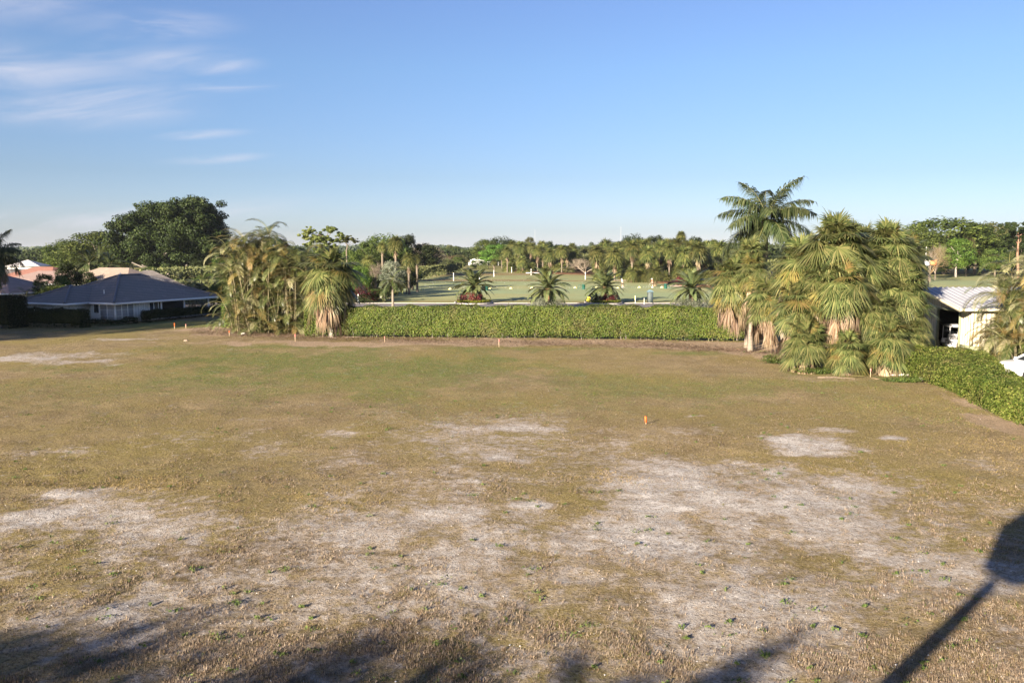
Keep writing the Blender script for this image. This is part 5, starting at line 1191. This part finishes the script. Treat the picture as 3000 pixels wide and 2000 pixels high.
# left side
big = empty('banyan_tree', (W(498, 800, 232).x, 232, 0), 'huge dark domed tree towering behind the grey-roofed house', 'tree')
_L = [(440, 655, 60), (500, 640, 70), (560, 625, 60), (600, 650, 60), (470, 610, 28), (520, 612, 40), (565, 604, 32), (600, 612, 36), (625, 640, 32), (400, 650, 45), (370, 665, 34), (352, 668, 22), (420, 625, 30), (640, 690, 40), (575, 645, 50), (612, 685, 50), (652, 745, 28), (612, 640, 44), (628, 660, 34), (655, 722, 26), (420, 710, 60), (500, 700, 80), (580, 710, 70), (630, 740, 45), (380, 735, 50), (350, 745, 40), (450, 765, 45), (520, 768, 50), (590, 770, 40), (340, 700, 35), (480, 790, 22), (560, 790, 22)]
r = np.random.RandomState(2); LL = []; cx = W(498, 800, 232).x
for (px, py, q) in _L:
    rad = q / FPX * 232
    for k in range(11):
        o_ = r.randn(3) * rad * .42; p = W(px, py, 232); LL.append((p.x - cx + o_[0], o_[1] * 2.2 + r.randn() * 2, p.z + o_[2] * .8, rad * (.22 + .25 * r.rand())))
    LL.append((p.x - cx, 0, p.z, rad * .7))
place('crown', lobes_mesh('crown', LL, 100000, .55, M['leaf_dark'], 31, squash=.7, aspect=.6), big)
m = MB()
for (x0, x1, z1, rd) in [(490, 470, 790, .8), (505, 520, 770, 1.0), (480, 430, 775, .5), (470, 400, 768, .35), (515, 560, 775, .5), (498, 498, 740, 1.2)]:
    a = G(x0, 812, 0); p1 = W(x1, z1, 232); m.tube([(W(x0, 800, 232).x - cx, 0, 0), ((W(x0, 800, 232).x * .6 + p1.x * .4) - cx, -1, p1.z * .5), (p1.x - cx, -3, p1.z)], [rd, rd * .7, rd * .45], 8)
m.obj('trunk', M['bark_pale'], big, smooth=True)
for a in [
 ('broad green tree sloping down left of the huge domed tree', 285, 262, 676, 190, 800, 'leaf_mid', 1), ('dark tree filling the low left flank of the huge domed tree', 205, 280, 700, 130, 800, 'leaf_mid', 2),
 ('mid-height green tree tucked against the left of the huge dome', 355, 250, 690, 110, 800, 'leaf_mid', 3), ('flat-topped far tree above the white-roofed house', 85, 420, 741, 90, 778, 'leaf_olive', 0),
 ('dark bluish far tree rising behind the flat-topped one', 140, 520, 728, 45, 765, 'leaf_hazy', 1), ('small dark far tree near the left edge of the horizon', 40, 560, 742, 14, 766, 'leaf_hazy', 4), ('second small dark far tree near the left edge of the horizon', 54, 560, 741, 16, 766, 'leaf_hazy', 3),
 ('low green tree right of the white-roofed house', 150, 300, 755, 70, 800, 'leaf_mid', 2), ('low olive tree at the left edge above the roofs', 30, 320, 752, 60, 790, 'leaf_olive', 1),
 ('dark garden tree between the pink roof and the grey roof', 200, 112, 768, 68, 850, 'leaf_dark', 1), ('dark garden tree with a bare stem left of the grey roof ridge', 248, 118, 790, 56, 828, 'leaf_dark', 2), ('smaller dark tree just above the left hip of the grey roof', 180, 103, 805, 55, 865, 'leaf_mid', 4),
 ('round dark shrub tree in front of the pink-roofed house', 128, 103, 800, 60, 862, 'leaf_dark', 3), ('green bushes hugging the far left side of the grey roof', 160, 98, 835, 90, 870, 'leaf_mid', 0),
 ('green shrub tree behind the porch end of the house', 640, 104, 825, 60, 900, 'leaf_mid', 2), ('leafy green tree between the grey roof and the feathery palms', 655, 112, 840, 50, 905, 'leaf_bright', 3), ('pale green tree under the huge dome left of the big trunk', 440, 190, 780, 60, 818, 'leaf_mid', 4),
 ('bushy tree under the right side of the huge dome', 590, 185, 760, 70, 806, 'leaf_dark', 0), ('dark bush behind the right corner of the roof', 610, 150, 800, 70, 850, 'leaf_mid', 1),
 ('dark tree filling in below the dome, above the porch roof', 560, 165, 778, 70, 830, 'leaf_dark', 2), ('rounded green tree just left of the feathery palm clump', 655, 175, 752, 80, 830, 'leaf_mid', 3), ('dark tree peeping over the middle of the feathery palm clump', 725, 160, 735, 90, 830, 'leaf_dark', 4), ('dark tree between feathery palms and the single fan palm', 835, 150, 745, 90, 860, 'leaf_dark', 0), ('green tree behind the left of the single fan palm', 900, 140, 760, 80, 870, 'leaf_mid', 1),
 # mid left
 ('dark green rounded tree behind the feathery palm clump', 800, 210, 694, 110, 800, 'leaf_dark', 1), ('lower dark tree to the right of the rounded one', 872, 220, 720, 80, 800, 'leaf_dark', 3), ('green tree behind the left flank of the feathery palms', 740, 230, 712, 70, 800, 'leaf_mid', 2),
 ('dark wood tree just left of the slash pine', 905, 175, 738, 70, 830, 'leaf_mid', 4), ('mid green tree under the slash pine crown', 960, 190, 728, 100, 820, 'leaf_mid', 0), ('green tree to the right below the slash pine', 1030, 185, 730, 80, 830, 'leaf_mid', 1),
 ('large dark green tree forming the dome left of the range', 1130, 250, 684, 130, 790, 'leaf_mid', 2), ('dark tree at the right shoulder of that dome', 1190, 255, 686, 80, 790, 'leaf_dark', 4), ('tree at the left shoulder of the dome left of the range', 1075, 240, 702, 70, 800, 'leaf_mid', 3),
 ('black-green shady tree with pale limbs at the head of the range', 1243, 258, 712, 92, 778, 'leaf_dark', 0), ('olive understorey tree below the dome, left of the slim palm', 1090, 140, 770, 90, 870, 'leaf_mid', 1), ('yellow-green leafy tree right of the single fan palm', 1055, 128, 775, 60, 862, 'leaf_bright', 2),
 ('grey-green bushy tree behind the slim royal palm', 1150, 128, 762, 70, 850, 'leaf_grey', 3), ('dark round bush at the left edge of the range turf', 1190, 142, 785, 60, 860, 'leaf_dark', 2), ('dark bush casting the long shadows on the range', 1175, 152, 795, 60, 850, 'leaf_dark', 3), ('mid green bush at the head of the left thicket', 1205, 190, 770, 50, 828, 'leaf_mid', 0),
 ('slender dark bush near the road at the thicket edge', 1140, 128, 835, 60, 880, 'leaf_dark', 4), ('low leafy bush hiding the road end', 1100, 122, 845, 60, 886, 'leaf_mid', 2),
 # centre
 ('small olive tree at the far end of the range, leftmost of the row', 1270, 300, 758, 45, 792, 'leaf_olive', 1), ('second olive tree at the far end of the range', 1305, 310, 755, 50, 790, 'leaf_olive', 2), ('third olive tree at the far end of the range', 1340, 320, 752, 45, 790, 'leaf_mid', 3), ('round green tree in front of the far white house', 1400, 330, 762, 50, 788, 'leaf_mid', 0), ('olive tree left of the far white house', 1350, 400, 745, 40, 778, 'leaf_olive', 4),
 ('wide dark tree left of the bright green one', 1425, 390, 700, 80, 775, 'leaf_mid', 1), ('dark wide-topped tree above the bright green one', 1470, 400, 692, 90, 775, 'leaf_dark', 2), ('bright fresh green round tree right of the far white house', 1448, 350, 714, 86, 776, 'leaf_bright', 3), ('grey-green tree right of the bright green one', 1520, 380, 705, 70, 775, 'leaf_olive', 0),
 ('flat-crowned far tree above the left fan palm grove', 1552, 420, 693, 30, 720, 'leaf_olive', 1), ('dark tree rising behind the left fan palm grove', 1605, 400, 706, 44, 770, 'leaf_dark', 4), ('low green far tree left of the grey rounded tree', 1650, 420, 722, 70, 770, 'leaf_mid', 2), ('bluish conifer-like tree far off on the skyline', 1732, 700, 708, 20, 745, 'leaf_hazy', 0), ('flat dark far tree beside the bluish one', 1706, 640, 718, 26, 745, 'leaf_mid', 1),
 ('dark broad tree above the middle fan palm grove', 1852, 300, 684, 80, 780, 'leaf_dark', 2), ('second dark broad tree above the middle fan palm grove', 1915, 305, 687, 70, 780, 'leaf_dark', 3), ('olive tree on the left slope of the middle grove', 1795, 300, 708, 70, 790, 'leaf_olive', 4), ('dark tree behind the right fan palm grove', 2035, 290, 692, 60, 780, 'leaf_dark', 0), ('green tree left of the big palm clump skyline', 2085, 260, 705, 60, 790, 'leaf_mid', 1), ('dark tree touching the royal palm fronds on the skyline', 2125, 280, 715, 50, 790, 'leaf_dark', 2),
 ('far olive tree in the skyline gap', 1395, 520, 722, 50, 760, 'leaf_olive', 2), ('far brown-green tree left in the skyline gap', 1330, 560, 722, 60, 760, 'leaf_mid', 4), ('far flat-topped tree on the skyline gap', 1318, 600, 716, 24, 750, 'leaf_olive', 0), ('far green tree at the left start of the skyline gap', 1292, 500, 728, 50, 765, 'leaf_mid', 3),
 ('dark tree filling the back of the left fan palm grove', 1500, 345, 712, 100, 780, 'leaf_mid', 3), ('dark tree behind the gap between the left and middle groves', 1640, 330, 716, 110, 780, 'leaf_dark', 1), ('olive tree behind the grey rounded leafless tree', 1740, 320, 716, 100, 785, 'leaf_olive', 2), ('green tree backing the left part of the middle grove', 1830, 290, 704, 110, 790, 'leaf_mid', 0), ('olive green tree backing the grove above the golfers', 1940, 285, 702, 120, 790, 'leaf_olive', 3), ('green tree backing the right part of the right grove', 2060, 275, 708, 120, 795, 'leaf_mid', 4),
 # right
 ('very large spreading green tree on the right skyline', 2765, 262, 637, 240, 775, 'leaf_mid', 1), ('leafy tree at the left shoulder of the large spreading tree', 2695, 250, 662, 140, 790, 'leaf_mid', 2), ('bright green tree with a thick trunk behind the shed', 2800, 235, 695, 95, 790, 'leaf_bright', 3), ('green tree at the right shoulder of the large spreading tree', 2855, 262, 660, 130, 785, 'leaf_mid', 0),
 ('dark olive tree on the right skyline', 2910, 270, 650, 120, 775, 'leaf_olive', 4), ('dark tree at the right edge of the skyline', 2970, 262, 654, 120, 780, 'leaf_olive', 2), ('dense dark tree behind the dead pine trunk', 2985, 250, 690, 130, 800, 'leaf_dark', 1), ('mid green tree filling the gap below the large spreading tree', 2730, 270, 700, 130, 800, 'leaf_mid', 4), ('dusky tree filling the gap right of the bright green one', 2870, 275, 690, 110, 800, 'leaf_dark', 2), ('low dark tree behind the right feathery palms', 2915, 235, 725, 80, 800, 'leaf_mid', 3),
 ('small dark-trunked tree behind the shed roof', 2740, 232, 752, 60, 795, 'leaf_dark', 4),
]:
    lb, px, Y, yt, w_, yb, kd, vr = a
    T('broadleaf_tree', lb, 'tree', px, Y, yt, w_, yb, kd, vr, 'trees around the golf course', bark='bark_pale' if 'pale' in lb or 'thick' in lb else 'bark')
for a in [('bare rust-brown tree top beside the far casuarina', 122, 515, 726, 20, 750, 'twig_brown'), ('pinkish bare tree on the right slope of the dome left of the range', 1245, 270, 688, 90, 760, 'twig'), ('second bare tree behind the shady black-green tree', 1280, 275, 712, 50, 775, 'twig'), ('bare grey tangled tree left of the slim royal palm', 1098, 133, 752, 60, 840, 'twig'), ('brown bare tree behind the far olive trees', 1320, 420, 740, 60, 780, 'twig_brown'),
          ('grey-brown rounded leafless tree at the far edge of the range', 1715, 262, 742, 78, 800, 'twig'), ('bare tree with rusty tips left of the shed roof', 2725, 200, 695, 78, 790, 'twig_brown'), ('bare grey tree right of the sign box', 2740, 215, 700, 50, 790, 'twig'), ('bare brown tree between the green crowns behind the shed', 2830, 240, 680, 50, 760, 'twig_brown'), ('brown leafless tree over the right fan palm grove', 2070, 230, 705, 60, 780, 'twig_brown'), ('dull brown tree behind the middle grove', 1780, 270, 715, 60, 790, 'twig_brown'), ('thin brown tree at the right end of the grove', 2100, 225, 735, 50, 790, 'twig')]:
    lb, px, Y, yt, w_, yb, kd = a
    T('bare_tree', lb, 'tree', px, Y, yt, w_, yb, kd, int(px), 'leafless trees around the golf course')
# slash pines
def pine(label, px, Y, ybase, lobes, mat, trunkpath, seed, n=20000, size=.30, bark='bark', rad=.22):
    x0 = W(px, 800, Y).x; t = empty('pine_tree', (x0, Y, 0), label, 'tree'); r = np.random.RandomState(seed); LL = []
    for (a, b, q) in lobes:
        p = W(a, b, Y); rr_ = q * 1.2 / FPX * Y
        for k in range(13): o_ = r.randn(3) * rr_ * .5; LL.append((p.x - x0 + o_[0], o_[1] * 1.6 + r.randn() * rr_ * .5, p.z + o_[2] * .55, rr_ * (.14 + .2 * r.rand())))
    place('crown', lobes_mesh('crown', LL, n, size, M[mat], seed, squash=.6, aspect=.28), t)
    m = MB(); P = [W(a, b, Y) for a, b in trunkpath]; m.tube([(0, 0, 0)] + [(p.x - x0, 0, p.z) for p in P], [rad] + [rad * (.85 - .6 * i / len(P)) for i in range(len(P))], 8)
    for (a, b, q) in lobes:
        p = W(a, b, Y); best = min(P, key=lambda s: abs(s.z - (p.z - 1.2)) + abs(s.x - p.x) * .2); m.tube([(best.x - x0, 0, best.z), ((best.x + p.x) / 2 - x0, r.randn() * .5, (best.z * .6 + p.z * .4)), (p.x - x0, r.randn() * .6, p.z)], [rad * .35, rad * .22, rad * .08], 6)
    m.obj('trunk', M[bark], t, smooth=True)
pine('open yellow-green slash pine with see-through crown standing above the fan palm', 955, 150, 800, [(905, 678, 18), (893, 695, 14), (925, 690, 13), (938, 700, 14), (978, 672, 17), (965, 668, 10), (998, 690, 13), (960, 700, 16), (915, 708, 14), (985, 705, 13), (940, 716, 18), (975, 722, 16), (960, 740, 20), (930, 732, 13), (900, 716, 10)], 'leaf_yellow', [(953, 760), (954, 735), (956, 715), (958, 695)], 91)
pine('small flat-topped pine leaning right of the slash pine', 1018, 165, 800, [(1003, 700, 9), (1018, 698, 12), (1032, 702, 9), (1043, 708, 7), (1012, 708, 8)], 'leaf_olive', [(1015, 735), (1018, 720), (1012, 708)], 92, 6000, .28, 'bark', .16)
pine('dark flat-crowned pine with a pinkish bare trunk at the right edge', 2985, 215, 800, [(2950, 672, 22), (2985, 668, 26), (3015, 675, 24), (2965, 690, 16), (3000, 692, 18)], 'leaf_dark', [(2981, 745), (2983, 715), (2984, 692)], 93, 14000, .42, 'bark_red', .34)

# fan palms far away: the groves beyond the range
def grove(lo, hi, n, Y0, Y1, t0, t1, seed, where, w0=44, w1=62, gname='fan palms in the grove beyond the range'):
    r = random.Random(seed); L = []
    for i in range(n):
        q = r.random(); px = lo + (hi - lo) * (i + r.uniform(.15, .85)) / n; L.append((px, Y0 + (Y1 - Y0) * q, t0 + (t1 - t0) * (1 - q) ** .8 if i % 3 else t0 + (t1 - t0) * r.random() * .3))
    for i, (px, Y, yt) in enumerate(L):
        ords = ['first', 'second', 'third', 'fourth', 'fifth', 'sixth', 'seventh', 'eighth', 'ninth', 'tenth', 'eleventh', 'twelfth', 'thirteenth', 'fourteenth', 'fifteenth', 'sixteenth', 'seventeenth', 'eighteenth', 'nineteenth', 'twentieth']
        tall = 'tall' if yt < (t0 + t1) / 2 else 'low'
        far_palm('%s fan palm, %s from the left in the grove %s' % (tall, ords[i], where), px, Y, yt, r.uniform(w0, w1), gname, var=i, dead=True)
grove(1482, 1600, 20, 285, 330, 702, 782, 1, 'left of the second date palm', 38, 56)
grove(1590, 1690, 17, 270, 310, 710, 785, 2, 'behind the second date palm', 40, 58)
grove(1745, 1860, 20, 205, 265, 706, 795, 3, 'above the third date palm', 52, 76)
grove(1850, 1990, 20, 188, 240, 690, 800, 4, 'above the golfers', 60, 84)
grove(1975, 2120, 20, 176, 235, 700, 805, 5, 'behind the fourth date palm', 62, 88)
grove(1760, 2120, 18, 240, 275, 694, 730, 6, 'on the back skyline', 46, 62)
gl = 'fan palms in the thicket left of the range'
for (px, Y, yt, w_, lb) in [(1160, 150, 690, 62, 'tall fan palm with leaning bare trunk in the left thicket'), (1121, 155, 706, 42, 'fan palm left of the tall leaning one in the left thicket'), (1198, 140, 736, 62, 'bushy fan palm at the right side of the left thicket'), (1222, 150, 745, 40, 'fan palm at the range edge of the left thicket'), (1080, 150, 745, 56, 'fan palm low in the thicket above the red shrub'), (1208, 160, 780, 30, 'short fan palm standing on the range edge'),
                           (1448, 300, 756, 30, 'lone small fan palm at the far edge of the range'), (1480, 300, 758, 26, 'small fan palm just left of the far grove'), (1530, 285, 748, 48, 'stout fan palm clump at the front of the far grove'), (1470, 340, 745, 22, 'thin fan palm beside the bright green tree'),
                           (1920, 175, 775, 64, 'low spreading fan palm right above the red-shirted golfer'), (1850, 195, 780, 54, 'low fan palm above the white-shirted golfer'), (2075, 165, 790, 50, 'low fan palm left of the big clump at range level'), (1993, 235, 677, 38, 'tallest fan palm standing out above the right grove')]:
    far_palm(lb, px, Y, yt, w_, gl if px < 1240 else 'fan palms in the grove beyond the range', var=int(px), dead=px != 1448)
bush('shrub', 'red leaved shrub at the far right of the range beside the last date palm', 'shrub', G(1982, 828).x, 188, 2.2, 1.4, 1.8, 'leaf_red', 95, 1200, .3)
bush('shrub', 'red flowering shrub seen between date palm and big clump', 'shrub', G(2078, 820).x, 196, 3.4, 1.5, 2.2, 'leaf_red', 96, 1400, .3)
m = MB(); m.box((0, 0, .5), (5.2, 2.2, .8), taper=.85); p = G(1960, 829); tag(m.obj('covered_bench', M['cloth_dark'], None, (p.x, p.y, 0)), 'low dark covered box beside the sand at the right of the range', 'box')
# dark mulch under the groves
for pts in ([(G(1470, 796)), (G(1700, 806)), (G(1860, 823)), (G(2120, 852)), (G(2330, 850)), (G(2330, 790)), (G(1700, 779)), (G(1480, 779))],):
    m = MB(); m.add([(p.x, p.y, .55) for p in pts], [tuple(range(len(pts)))]); 
    V = [(p.x, p.y, .5) for p in pts]; V2 = [(p.x, p.y, -.2) for p in pts]; n = len(pts); m.add(V + V2, [(i, (i + 1) % n, n + (i + 1) % n, n + i) for i in range(n)]); tag(m.obj('planting_soil', M['mulch']), kind='structure')
# understorey and far woods, read as one mass
def woods(name, label, segs, mat, seed, size):
    r = np.random.RandomState(seed); m = MB()
    for (x0, y0, x1, y1, h, dep, n) in segs:
        t = r.rand(n); x = x0 + (x1 - x0) * t; y = y0 + (y1 - y0) * t + (r.rand(n) - .5) * dep
        hh = h * (.55 + .75 * fbm(x * .035 + seed, y * .02, 4)); z = hh * r.rand(n) ** .45
        V, F = cards(np.stack([x, y, z], 1), np.tile((0, -1., .6), (n, 1)), size, r, .6); m.add(V, F)
    tag(m.obj(name, M[mat]), label, 'woods', kind='stuff')
woods('far_woods', 'distant mass of woods closing the horizon', [(-620, 640, 0, 660, 11, 60, 26000), (0, 660, 560, 600, 11, 60, 24000)], 'leaf_hazy', 4, 2.6)
woods('far_woods', 'band of dark woods behind the golf course', [(-330, 330, -90, 400, 9, 40, 14000), (-90, 440, 120, 440, 8.5, 40, 14000), (60, 330, 260, 300, 11, 40, 14000), (120, 300, 330, 330, 12, 30, 12000)], 'leaf_dark', 6, 1.4)
woods('undergrowth', 'low undergrowth beneath the far fan palm groves', [(0, 335, 30, 318, 7, 8, 5000), (20, 320, 70, 255, 8, 12, 8000), (38, 250, 80, 195, 6.5, 12, 9000), (-75, 150, -22, 210, 4.0, 16, 9000), (-40, 124, -22, 136, 3.6, 8, 4000), (-60, 120, -36, 124, 3.4, 6, 4000), (-24, 215, -18, 300, 3.2, 10, 4000)], 'leaf_olive', 8, .55)
woods('undergrowth', 'shrubbery between the gardens on the left', [(-75, 112, -46, 118, 2.2, 10, 5000), (-66, 150, -30, 170, 2.4, 16, 6000), (-38, 108, -26, 100, 2.4, 6, 4000), (-110, 150, -60, 170, 2.5, 10, 5000)], 'leaf_dark', 9, .35)
# radio masts
for px, Y, yt, lb in [(1567, 900, 672, 'thin radio mast far behind the left fan palm grove'), (1819, 900, 664, 'thin radio mast far off left of the dark broad trees'), (1324, 900, 712, 'short thin mast in the skyline gap')]:
    p = W(px, yt, Y); e = empty('radio_mast', (p.x, Y, 0), lb, 'mast', 'radio masts on the horizon'); m = MB()
    for k in range(3): a = k * 2.094; m.tube([(math.cos(a) * .35, math.sin(a) * .35, 0), (math.cos(a) * .3, math.sin(a) * .3, p.z)], .06, 4, 0, False)
    for z in np.arange(2, p.z, 2.5): m.tube([(.35, 0, z), (-.17, .3, z + 1.2), (-.17, -.3, z + 2.4)], .04, 3, 0, False)
    m.obj('lattice', M['grey_plastic'], e)

# ------------------------------------------------------------------ what stands behind and beside the camera and throws the shade
GS = 'trees outside the frame whose shade falls on the field'
for (x, y, zt, w_, kd, vr, lb) in SHADERS:
    t = empty('broadleaf_tree', (x, y, 0), lb, 'tree', GS); zb = zt * .12
    place('crown', crown_mesh(kd, vr), t, (0, 0, (zt + zb) / 2), (0, 0, vr * 1.3), (w_, w_, (zt - zb) / 2 / .9)); place('trunk', trunk_mesh('bark', vr % 3), t, (0, 0, 0), (0, 0, vr), (w_ * .8, w_ * .8, zt * .6))
random.seed(3)
for (x, y, hc, lb) in SHADE_PALMS:
    feather_palm(lb, x, y, hc, 'royal', 10, 'royal', name='feather_palm', scale=.62, trunk=(.2, .15), group='palms behind the camera', lo=-20)
# boom lift behind the camera
bl_ = empty('boom_lift', (-3.0, 2.4, 0), 'boom lift standing below the viewpoint with its work basket raised', 'lift')
o3 = Vector((-3.0, 2.4, 0))
SH = Vector((-SUN_DIR.x, -SUN_DIR.y, -SUN_DIR.z)) / -SUN_DIR.z            # per metre of height, towards the sun
def above(gx_, gy_, h): return Vector((gx_, gy_, 0)) + SH * h - o3
bA = above(10.5, 17.4, 6.4)
m = MB(); m.box((0, 0, .75), (2.2, 4.4, .9)); m.box((0, 0, 1.4), (1.6, 2.2, .5)); m.obj('chassis', M['orange_paint'], bl_)
m = MB(); m.tube([(0, 0, 1.6), tuple(bA)], [.2, .13], 8); m.obj('boom', M['orange_paint'], bl_)
m = MB(); cb = bA + Vector((1.25, .2, .9)); m.box(tuple(cb + Vector((0, 0, -.8))), (2.2, 1.0, .12))
m.box(tuple(cb + Vector((0, 0, -.25))), (2.2, 1.0, 1.05)); m.box(tuple(cb + Vector((.05, 0, .5))), (2.1, .95, .45), taper=.72)
m.obj('basket', M['grey_plastic'], bl_)
for x in (-.9, .9):
    for y in (-1.6, 1.6): m = MB(); m.tube([(x - .18, y, .45), (x + .18, y, .45)], .45, 16); m.obj('wheel', M['rubber'], bl_)

# ------------------------------------------------------------------ haze
if HAZE:
    hm = bpy.data.materials.new('haze'); hm.use_nodes = True; nt = hm.node_tree; nt.nodes.clear(); o_ = nt.nodes.new('ShaderNodeOutputMaterial'); v_ = nt.nodes.new('ShaderNodeVolumePrincipled')
    v_.inputs['Density'].default_value = HAZE; v_.inputs['Color'].default_value = (.82, .9, 1, 1); v_.inputs['Anisotropy'].default_value = .2; nt.links.new(v_.outputs[0], o_.inputs['Volume'])
    m = MB(); m.box((0, 2300, 20), (8400, 5600, 46)); tag(m.obj('haze', hm), kind='stuff')
